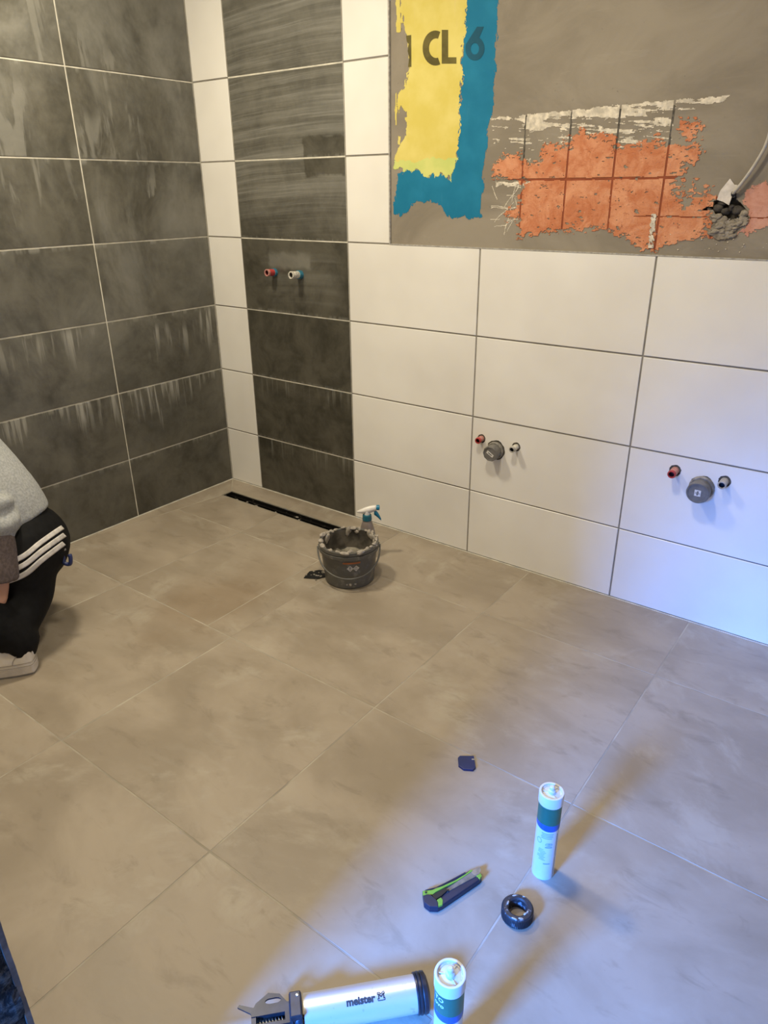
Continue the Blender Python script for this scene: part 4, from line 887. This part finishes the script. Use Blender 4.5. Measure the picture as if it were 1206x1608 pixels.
# black ring
t = empty('threaded_ring', (2.3178, -1.3360, 0.0), 'black ribbed plastic ring smeared with sealant beside the cartridge', 'ring')
ro, ri, h_ = 0.0318, 0.0185, 0.0245
link('ring_body', lathe([(ri, 0.0), (ro - 0.001, 0), (ro - 0.0005, 0.002), (ro - 0.0005, h_ - 0.003), (ro - 0.003, h_), (ri + 0.003, h_ + 0.0005), (ri, h_ - 0.002), (ri, 0)], 56), 'ring', t)
me = box((-0.0006, -0.0007, 0.001), (0.0012, 0.0007, h_ - 0.003)); me.materials.append(M['ring'])
for k in range(60):
    a = 2 * PI * k / 60; link('rib', me, None, t, ((ro - 0.0006) * math.cos(a), (ro - 0.0006) * math.sin(a), 0), (0, 0, a))
for k, (a, r_, s_) in enumerate([(-0.9, 0.026, 0.004), (-0.2, 0.021, 0.0038), (0.15, 0.0215, 0.003), (2.3, 0.026, 0.003), (1.6, 0.028, 0.0022), (-1.4, 0.028, 0.0035), (3.3, 0.0205, 0.003)]):
    link('sealant_smear', blob(s_, 800 + k, 2, 0.6, (0.6, 1.3, 0.22)), 'pipe_grey', t, (r_ * math.cos(a), r_ * math.sin(a), h_ + 0.0006), (0, 0, a))

# blue silicone spatula
CHP = [(1.9904, -1.0306), (1.9908, -1.0217), (2.0204, -1.0), (2.0449, -1.0325), (2.0441, -1.0441), (2.0233, -1.0566), (2.0059, -1.0529)]
cc = Vector((2.0178, -1.0315, 0))
me = prism([(a - cc.x, b - cc.y) for a, b in CHP], 0.0004, 0.0062, bev=0.0012)
t = empty('joint_spatula', cc, 'small flat dark blue joint spatula alone in the middle of the floor', 'tool')
link('blade', me, 'chip', t)
link('corner_notch', prism([(0.004, 0.018), (0.010, 0.022), (0.012, 0.019), (0.006, 0.015)], 0.0060, 0.0066), 'steel', t)

# ------------------------------------------------------------------ sealant gun
A = Vector((2.2574, -1.6003, 0)); ax = (Vector((2.1134, -1.7518, 0)) - A).normalized()     # from front cap towards the handle
t = empty('sealant_gun', (A.x, A.y, 0), 'silver barrelled sealant gun with black fittings lying at the bottom edge', 'tool', rz=math.atan2(ax.y, ax.x))
RG = 0.0305; GZ = 0.0345
def along(prof, seg=40):
    me = lathe(prof, seg); me.transform(Matrix.Rotation(PI / 2, 4, 'Y')); me.transform(Matrix.Translation((0, 0, GZ))); return me
link('barrel', along([(0, 0.0), (RG, 0.0), (RG, 0.209), (0, 0.209)]), 'silver', t)
link('front_cap', along([(0, -0.016), (0.012, -0.016), (RG - 0.004, -0.013), (RG + 0.003, -0.009), (RG + 0.0035, -0.003), (RG + 0.002, -0.001), (RG + 0.0035, 0.0005), (RG + 0.0035, 0.004), (RG + 0.002, 0.0055), (RG + 0.0032, 0.0068), (RG + 0.0025, 0.010), (RG - 0.001, 0.010)], 48), 'gun_black', t)
link('collar', along([(0, 0.212), (RG + 0.002, 0.212), (RG + 0.004, 0.214), (RG + 0.004, 0.222), (RG + 0.001, 0.226), (RG + 0.004, 0.229), (RG + 0.003, 0.234), (0, 0.234)], 8), 'gun_black', t)
link('clamp_plate', box((0.213, -0.020, GZ + 0.018), (0.233, 0.024, GZ + 0.036), 0.002), 'gun_black', t)
link('clamp_rivet', lathe([(0, 0), (0.0028, 0), (0.0024, 0.0012), (0, 0.0016)], 12), 'steel', t, (0.219, -0.012, GZ + 0.036))
# slotted bracket and housing behind the collar (local y points away from the viewer here)
def slotted(outer, slot, z0, z1):
    tri = geometry.tessellate_polygon([[Vector((a, b, 0)) for a, b in outer], [Vector((a, b, 0)) for a, b in slot]])
    fl = outer + slot; n = len(fl); V = [(a, b, z0) for a, b in fl] + [(a, b, z1) for a, b in fl]
    F = [tuple(q) for q in tri] + [tuple(n + i for i in q) for q in tri]; k = 0
    for l in (outer, slot):
        m_ = len(l); F += [(k + i, k + (i + 1) % m_, n + k + (i + 1) % m_, n + k + i) for i in range(m_)]; k += m_
    return mesh(V, F)
sl = [(0.262 + 0.010 * math.cos(a) + (0.004 if math.cos(a) > 0 else -0.004), -0.020 + 0.0048 * math.sin(a)) for a in np.linspace(0, 2 * PI, 17)[:-1]]
link('bracket', slotted([(0.236, -0.012), (0.250, -0.030), (0.270, -0.035), (0.292, -0.020), (0.300, -0.006), (0.300, 0.002), (0.236, 0.002)], sl, GZ + 0.016, GZ + 0.0195), 'gun_black', t)
link('housing', boxes([((0.234, -0.014, GZ - 0.022), (0.242, 0.022, GZ + 0.020)), ((0.242, 0.016, GZ - 0.022), (0.300, 0.022, GZ + 0.020)), ((0.242, -0.004, GZ - 0.022), (0.300, 0.0, GZ + 0.016)), ((0.292, 0.0, GZ - 0.022), (0.300, 0.016, GZ + 0.018))]), 'gun_black', t)
sp = [Vector((0.246 + 0.044 * k / 70, 0.008 + 0.0062 * math.cos(k * 0.72), GZ + 0.004 + 0.0062 * math.sin(k * 0.72))) for k in range(71)]
link('spring', tube(sp, 0.0011, 6), 'steel', t)
link('piston_rod', tube([(0.20, 0.008, GZ + 0.004), (0.46, 0.008, GZ + 0.004)], 0.0036, 10), 'steel', t)
link('rod_hook', tube(spline([(0.455, 0.008, GZ + 0.004), (0.468, 0.008, GZ + 0.008), (0.470, 0.002, GZ + 0.022), (0.468, -0.006, GZ + 0.030)], 5), 0.0036, 8), 'steel', t)
link('release_lever', prism([(0.286, -0.014), (0.296, -0.020), (0.322, -0.030), (0.325, -0.026), (0.303, -0.012), (0.296, -0.004)], GZ + 0.004, GZ + 0.008), 'gun_black', t)
link('handle', tube(spline([(0.275, 0.018, 0.030), (0.290, 0.055, 0.022), (0.300, 0.10, 0.016), (0.305, 0.15, 0.014)], 5), [(0.010, 0.008)] * 16, 10), 'gun_black', t)
link('trigger', tube(spline([(0.250, 0.016, 0.026), (0.246, 0.055, 0.018), (0.252, 0.10, 0.012), (0.262, 0.135, 0.012)], 5), [(0.005, 0.008)] * 16, 8), 'gun_black', t)
# lettering on the barrel; reads from the handle end towards the front cap
def on_barrel(me, xc, lat):
    def f(v):
        a = lat + v.y / RG; r_ = RG + 0.0005
        return Vector((xc - v.x, r_ * math.cos(a), GZ + r_ * math.sin(a)))
    return remap(me, f)
LAT = 1.0
link('lettering', on_barrel(text_mesh('meister', 0.0165, 0.0007), 0.110, LAT), 'ink', t)
def bars(lst):
    V, F = [], []
    for (x0_, y0_), (x1_, y1_), w_ in lst:
        d = Vector((x1_ - x0_, y1_ - y0_)).normalized(); n = Vector((-d.y, d.x)) * w_ / 2; k = len(V)
        V += [(x0_ + n.x, y0_ + n.y, 0), (x0_ - n.x, y0_ - n.y, 0), (x1_ - n.x, y1_ - n.y, 0), (x1_ + n.x, y1_ + n.y, 0)]; F.append((k, k + 1, k + 2, k + 3))
    return mesh(V, F)
s_ = 0.0125
link('emblem', on_barrel(bars([((0, 0), (s_, 0), 0.0013), ((0, s_), (0.004, s_), 0.0013), ((s_, s_), (0.0085, s_), 0.0013), ((0, 0), (0, s_), 0.0013), ((s_, 0), (s_, s_), 0.0013), ((0.0018, 0.002), (0.0018, 0.0105), 0.0021), ((0.0108, 0.002), (0.0108, 0.0105), 0.0021),
                              ((0.0018, 0.0105), (0.0062, 0.005), 0.0021), ((0.0108, 0.0105), (0.0062, 0.005), 0.0021), ((0.0035, s_), (0.0062, 0.009), 0.0014), ((0.009, s_), (0.0062, 0.009), 0.0014)]), 0.110 - 0.0305, LAT), 'ink', t)

# ------------------------------------------------------------------ crouching person at the left edge
person = empty('person', (0.55, -1.45, 0), 'person in grey hoodie and black striped track trousers crouching by the dark wall', 'person')
def multi(parts, name, mat, par, voxel, smooth=6, factor=0.5):
    V, F = [], []
    for v, f in parts:
        k = len(V); V += v; F += [tuple(i + k for i in q) for q in f]
    me = mesh(V, F); me.transform(Matrix.Translation(-Vector(person.location)))
    o = link(name, me, mat, par)
    r_ = o.modifiers.new('r', 'REMESH'); r_.mode = 'VOXEL'; r_.voxel_size = voxel; r_.use_smooth_shade = True
    s_ = o.modifiers.new('s', 'SMOOTH'); s_.iterations = smooth; s_.factor = factor
    return o
def ell(c_, r_, q=None, seg=16):
    bm = bmesh.new(); bmesh.ops.create_uvsphere(bm, u_segments=seg, v_segments=seg // 2 + 2, radius=1)
    V = []
    for v in bm.verts:
        w_ = Vector((v.co.x * r_[0], v.co.y * r_[1], v.co.z * r_[2]))
        if q is not None: w_.rotate(q)
        V.append(w_ + Vector(c_))
    bm.verts.index_update(); F = [tuple(v.index for v in f.verts) for f in bm.faces]; bm.free(); return V, F
T = lambda pts, rad, seg=16, n=6: tube_vf(spline(pts, n), interp(rad, n), seg)
def interp(rad, n):
    out = []
    for i in range(len(rad) - 1):
        for k in range(n):
            t_ = k / n; a, b = rad[i], rad[i + 1]
            if not isinstance(a, tuple): a = (a, a)
            if not isinstance(b, tuple): b = (b, b)
            out.append((a[0] + (b[0] - a[0]) * t_, a[1] + (b[1] - a[1]) * t_))
    l = rad[-1]; out.append(l if isinstance(l, tuple) else (l, l)); return out
dF = Vector((-0.72, -0.69, 0)); dL = Vector((0.69, -0.72, 0))             # facing, left
qF = Quaternion((0, 0, 1), math.atan2(dF.y, dF.x))
Pv = Vector((0.49, -1.375, 0.315))
hipL, hipR = Pv + dL * 0.085, Pv - dL * 0.085
ankL, ankR = Vector((0.672, -1.497, 0.09)), Vector((0.330, -1.375, 0.09))
kneeL, kneeR = Vector((0.415, -1.765, 0.455)), Vector((0.150, -1.500, 0.455))
chest = Vector((0.355, -1.465, 0.63)); neck = Vector((0.265, -1.545, 0.845)); head = Vector((0.222, -1.592, 0.965))
shL, shR = neck + dL * 0.165 + Vector((0, 0, -0.045)), neck - dL * 0.165 + Vector((0, 0, -0.045))
elL = Vector((0.610, -1.455, 0.455)); wrL = Vector((0.645, -1.500, 0.245)); haL = Vector((0.600, -1.565, 0.180))
elR = Vector((0.115, -1.330, 0.56)); wrR = Vector((0.075, -1.55, 0.47)); haR = Vector((0.060, -1.63, 0.45))
# body: one continuous skin figure
body = [ell(head, (0.098, 0.077, 0.118), qF), ell(head + dF * 0.03 + Vector((0, 0, -0.055)), (0.066, 0.060, 0.062), qF), ell(head + dF * 0.105 + Vector((0, 0, -0.012)), (0.018, 0.012, 0.022), qF),
        ell(head + dL * 0.078 + Vector((0, 0, -0.01)), (0.020, 0.010, 0.032), qF), ell(head - dL * 0.078 + Vector((0, 0, -0.01)), (0.020, 0.010, 0.032), qF),
        ell(head + dF * 0.090 + Vector((0, 0, -0.062)), (0.012, 0.026, 0.009), qF), ell(head + dF * 0.082 + Vector((0, 0, 0.03)), (0.016, 0.055, 0.012), qF),
        T([neck + Vector((0.02, 0.02, -0.06)), neck, head + Vector((0, 0, -0.05))], [0.066, 0.056, 0.055]),
        T([Pv, chest, neck + Vector((0, 0, -0.03))], [(0.14, 0.10), (0.155, 0.105), (0.09, 0.075)]),
        T([shL, elL], [0.042, 0.036]), T([elL, wrL, haL], [0.038, 0.027, 0.026]), T([shR, elR], [0.042, 0.036]), T([elR, wrR, haR], [0.038, 0.027, 0.026]),
        T([neck + Vector((0, 0, -0.06)) - dL * 0.15, neck + Vector((0, 0, -0.05)), neck + Vector((0, 0, -0.06)) + dL * 0.15], [0.045, 0.06, 0.045]),
        T([hipL, kneeL], [0.075, 0.052]), T([kneeL, ankL, ankL + Vector((0, 0, -0.03))], [0.050, 0.036, 0.036]), T([hipR, kneeR], [0.075, 0.052]), T([kneeR, ankR, ankR + Vector((0, 0, -0.03))], [0.050, 0.036, 0.036])]
def hand(wr, ha, palm_n, thumb_side):
    d = (ha - wr).normalized(); s_ = d.cross(palm_n).normalized(); out = []
    out.append(T([ha - d * 0.01, ha + d * 0.03, ha + d * 0.055], [(0.036, 0.015), (0.042, 0.014), (0.038, 0.012)], 12, 3))
    for k, (o_, L_) in enumerate([(-0.030, 0.060), (-0.010, 0.074), (0.010, 0.070), (0.029, 0.054)]):
        b = ha + d * 0.05 + s_ * o_
        out.append(T([b, b + d * L_ * 0.45 + palm_n * 0.006, b + d * L_ * 0.78 + palm_n * 0.020, b + d * L_ * 0.95 + palm_n * 0.036], [0.0088, 0.0085, 0.0078, 0.0068], 10, 3))
    b = ha + d * 0.006 + s_ * (0.030 * thumb_side)
    out.append(T([b, b + d * 0.020 + s_ * 0.020 * thumb_side + palm_n * 0.008, b + d * 0.046 + s_ * 0.026 * thumb_side + palm_n * 0.018], [0.012, 0.0105, 0.0085], 10, 3))
    return out
body += hand(wrL, haL, Vector((-0.5, 0.5, -0.4)).normalized(), 1) + hand(wrR, haR, Vector((-0.2, 0.0, -1)).normalized(), -1)
bd = multi(body, 'body', 'skin', person, 0.006, 3)
hr = multi([ell(head - dF * 0.018 + Vector((0, 0, 0.022)), (0.096, 0.084, 0.110), qF), ell(head - dF * 0.05 + Vector((0, 0, -0.03)), (0.055, 0.074, 0.07), qF)], 'hair', 'hair', person, 0.008, 3)
for s_ in (-1, 1):
    for nm, off, r_, mt in (('eye', 0.084, 0.0115, 'eye'), ('pupil', 0.092, 0.0055, 'ink')):
        me = mesh(*ell(head + dF * off + dL * 0.031 * s_ + Vector((0, 0, 0.008)), (r_, r_, r_), None, 12), smooth=True); me.transform(Matrix.Translation(-Vector(person.location))); link(nm, me, mt, person)
# hoodie with folds
back = -dF
hood = [T([Pv + back * 0.01 + Vector((0, 0, 0.068)), Pv + Vector((-0.03, -0.02, 0.17)), chest, neck + Vector((0, 0, -0.035))], [(0.152, 0.122), (0.158, 0.128), (0.185, 0.135), (0.095, 0.085)], 20),
        T([shL, neck + Vector((0, 0, -0.045)) + back * 0.02, shR], [0.078, 0.088, 0.078]), T([shL * 0.8 + chest * 0.2, chest + back * 0.01, shR * 0.8 + chest * 0.2], [0.09, 0.12, 0.09]),
        ell(shL, (0.075, 0.075, 0.07)), ell(shR, (0.075, 0.075, 0.07)),
        T([shL, (shL + elL) / 2 + Vector((0.015, 0.0, -0.01)), elL + Vector((0, 0, 0.0))], [0.076, 0.074, 0.066]),
        T([shR, (shR + elR) / 2, elR, elR * 0.4 + wrR * 0.6, wrR + Vector((0, 0.02, 0.01))], [0.074, 0.066, 0.062, 0.052, 0.040]),
        T([neck - dL * 0.07 + back * 0.05 + Vector((0, 0, 0.01)), neck + back * 0.10 + Vector((0, 0, -0.005)), neck + dL * 0.07 + back * 0.05 + Vector((0, 0, 0.01))], [0.035, 0.045, 0.035])]
# bunched sleeve rings above the cuff
axs = (wrL - elL).normalized()
for k, (o_, r_) in enumerate([(-0.055, 0.074), (-0.02, 0.078), (0.018, 0.076)]):
    c_ = elL + axs * o_ + Vector((0.004 * (k % 2), 0.006 * k, 0)); n_ = (axs + Vector((0.25 * (-1) ** k, 0.2, 0.1))).normalized()
    s1 = n_.cross(Vector((0, 1, 0.2))).normalized(); s2 = n_.cross(s1)
    ring_ = [c_ + s1 * (r_ - 0.022) * math.cos(a) + s2 * (r_ - 0.022) * math.sin(a) for a in np.linspace(0, 2 * PI, 17)]
    hood.append(tube_vf(ring_, 0.021, 10)); hood.append(ell(c_, (r_ - 0.02,) * 3))
multi(hood, 'hoodie', 'hoodie', person, 0.009, 4)
cuff = [T([elL + axs * 0.015, elL + axs * 0.07, elL + axs * 0.125, elL + axs * 0.168], [0.058, 0.064, 0.066, 0.063], 18)]
multi(cuff, 'brown_sleeve', 'brown_knit', person, 0.007, 3)
# trousers
tro = [ell(Pv + back * 0.045 + Vector((0, 0, 0.0)), (0.145, 0.178, 0.135), qF), T([Pv + back * 0.03 + Vector((0, 0, -0.02)), Pv + back * 0.01 + Vector((0, 0, 0.11))], [(0.165, 0.125), (0.128, 0.098)], 20),
       T([hipL + back * 0.02, (hipL * 0.55 + kneeL * 0.45), kneeL], [0.112, 0.104, 0.072]), T([hipR + back * 0.02, (hipR * 0.55 + kneeR * 0.45), kneeR], [0.112, 0.104, 0.072]),
       T([kneeL, kneeL * 0.55 + ankL * 0.45 + Vector((0.03, 0.03, 0)), ankL + Vector((0, 0, 0.02)), ankL + Vector((0, 0, -0.012))], [0.074, 0.086, 0.064, 0.056]),
       T([kneeR, kneeR * 0.55 + ankR * 0.45 + Vector((0.03, 0.03, 0)), ankR + Vector((0, 0, 0.02)), ankR + Vector((0, 0, -0.012))], [0.074, 0.086, 0.064, 0.056]),
       T([hipL + Vector((0.03, 0.055, -0.06)), Vector((0.598, -1.405, 0.185)), ankL + Vector((-0.01, 0.01, 0.03))], [0.100, 0.085, 0.058]),
       ell(kneeL, (0.072, 0.072, 0.072)), ell(kneeR, (0.072, 0.072, 0.072))]
trs = multi(tro, 'trousers', 'trousers', person, 0.009, 4)
# three white stripes down the left thigh
from mathutils.bvhtree import BVHTree
dg = bpy.context.evaluated_depsgraph_get(); dg.update()
bvh = BVHTree.FromObject(trs, dg); po = Vector(person.location); nrm = Vector((0.80, -0.45, 0.40)).normalized()
for pts in ([(0.625, -1.252, 0.377), (0.588, -1.304, 0.335), (0.553, -1.353, 0.294), (0.525, -1.43, 0.285), (0.50, -1.55, 0.33), (0.47, -1.68, 0.40), (0.45, -1.75, 0.43)],
            [(0.637, -1.256, 0.355), (0.598, -1.31, 0.312), (0.561, -1.361, 0.27), (0.53, -1.44, 0.262), (0.50, -1.56, 0.305), (0.47, -1.68, 0.375), (0.45, -1.75, 0.405)],
            [(0.642, -1.266, 0.33), (0.604, -1.319, 0.286), (0.568, -1.37, 0.243), (0.535, -1.45, 0.238), (0.50, -1.57, 0.28), (0.47, -1.68, 0.35), (0.45, -1.75, 0.38)]):
    c_ = spline(pts, 8); w_ = 0.0075; V, F = [], []; m_ = 5
    for i, q in enumerate(c_):
        tn = (c_[min(i + 1, len(c_) - 1)] - c_[max(i - 1, 0)]).normalized(); up = nrm.cross(tn).normalized()
        for j in range(m_):
            a_ = q + up * w_ * (2 * j / (m_ - 1) - 1); hit = bvh.ray_cast(a_ - po + nrm * 0.4, -nrm)
            V.append((hit[0] if hit[0] is not None else a_ - po) + nrm * 0.0022)
    for i in range(len(c_) - 1):
        for j in range(m_ - 1): F.append((i * m_ + j, i * m_ + j + 1, (i + 1) * m_ + j + 1, (i + 1) * m_ + j))
    o = link('stripe', mesh(V, F, True), 'stripe', trs)
    so = o.modifiers.new('t', 'SOLIDIFY'); so.thickness = 0.003; so.offset = 0
# sneakers
def sneaker(heel, toe, sgn):
    heel, toe = Vector(heel), Vector(toe); d = (toe - heel).normalized(); ln = (toe - heel).length
    root = empty('x', (0, 0, 0), None, None); root.name = 'sneaker'; root.parent = person; root.location = heel - Vector(person.location); root.rotation_euler = (0, 0, math.atan2(d.y, d.x))
    prof = [(0.0, 0.026), (0.012, 0.034), (0.05, 0.038), (0.11, 0.038), (0.17, 0.046), (0.22, 0.046), (0.255, 0.036), (0.275, 0.016)]
    k_ = ln / 0.275
    def outline(e, n=6):
        up_ = [(x_ * k_, (w_ + e)) for x_, w_ in prof]; pts = spline([(-0.004 * k_, 0, 0)] + [(a, b, 0) for a, b in up_] + [(0.281 * k_, 0, 0)], n)
        left = [(q.x, q.y) for q in pts]; right = [(q.x, -q.y) for q in pts[-2:0:-1]]; return left + right
    ol = outline(0.0)
    so_ = link('sole', prism(ol, 0.008, 0.033, bev=0.003), 'sole', root)
    link('tread', prism(offset_poly(outline(0.0), 0.003), 0.0, 0.010), 'sole_grey', root)
    # upper: loft of outlines
    V, F = [], []; n = len(ol)
    lev = [(0.030, 0.995, 0.0), (0.050, 0.96, 0.0), (0.070, 0.86, -0.002), (0.088, 0.72, -0.004), (0.100, 0.62, -0.006)]
    for z_, s_, sh in lev:
        for a, b in ol:
            t_ = a / ln                                     # lower towards the toe
            top = 0.102 - 0.022 * max(0, min(1, (0.42 - abs(t_ - 0.22)) / 0.42)) * (0.5 if t_ > 0.1 else 0) - 0.060 * max(0, (t_ - 0.45) / 0.55) ** 0.8
            V.append((a * (0.98 if z_ > 0.05 else 1.0) + sh * (1 if t_ < 0.2 else 0) + (0.010 * (z_ - 0.03) / 0.07 if t_ < 0.06 else 0), b * s_, 0.030 + (z_ - 0.030) / 0.070 * (top - 0.030)))
    m_ = len(lev)
    for i in range(m_ - 1):
        for k in range(n): F.append((i * n + k, i * n + (k + 1) % n, (i + 1) * n + (k + 1) % n, (i + 1) * n + k))
    F.append(tuple((m_ - 1) * n + k for k in range(n)))
    up = link('upper', mesh(V, F, True), 'shoe', root)
    link('heel_tab', tube(spline([(0.004, 0, 0.050), (0.000, 0, 0.075), (0.006, 0, 0.100), (0.012, 0, 0.112)], 4), [(0.016, 0.004)] * 13, 10), 'shoe', root)
    for z_, s_ in ((0.036, 1.005), (0.046, 0.985)):
        link('seam', tube([(a, b * s_, z_) for a, b in ol] + [(ol[0][0], ol[0][1], z_)], 0.0011, 5), 'shoe_seam', up)
    for sg in (-1, 1):
        link('heel_seam', tube(spline([(0.055, 0.038 * sg, 0.046), (0.050, 0.0365 * sg, 0.062), (0.030, 0.030 * sg, 0.084), (0.014, 0.018 * sg, 0.100)], 4), 0.0011, 5), 'shoe_seam', up)
    for q in range(4):
        x_ = (0.115 + 0.022 * q) * k_; link('lace', tube(spline([(x_, -0.024, 0.076 - 0.005 * q), (x_ + 0.004, 0, 0.090 - 0.007 * q), (x_, 0.024, 0.076 - 0.005 * q)], 4), 0.0028, 6), 'shoe', root)
sneaker((0.722, -1.472, 0), (0.545, -1.690, 0), 1)
sneaker((0.355, -1.345, 0), (0.155, -1.535, 0), -1)
# key strap with a blue clip at the back of the waist
ko = Vector((0.030, -0.085, 0.008)); kc = [Vector(q) + ko for q in [(0.585, -1.195, 0.335), (0.600, -1.180, 0.320), (0.610, -1.180, 0.295)]]
me = tube(spline(kc, 5), [(0.007, 0.002)] * 11, 8); me.transform(Matrix.Translation(-Vector(person.location))); link('key_strap', me, 'pad', person)
me = tube(spline([Vector(q) + ko for q in [(0.600, -1.195, 0.300), (0.606, -1.19, 0.275), (0.612, -1.192, 0.255), (0.626, -1.182, 0.252), (0.630, -1.178, 0.272), (0.628, -1.178, 0.285)]], 5), 0.0068, 8); me.transform(Matrix.Translation(-Vector(person.location))); link('blue_clip', me, 'buckle', person)
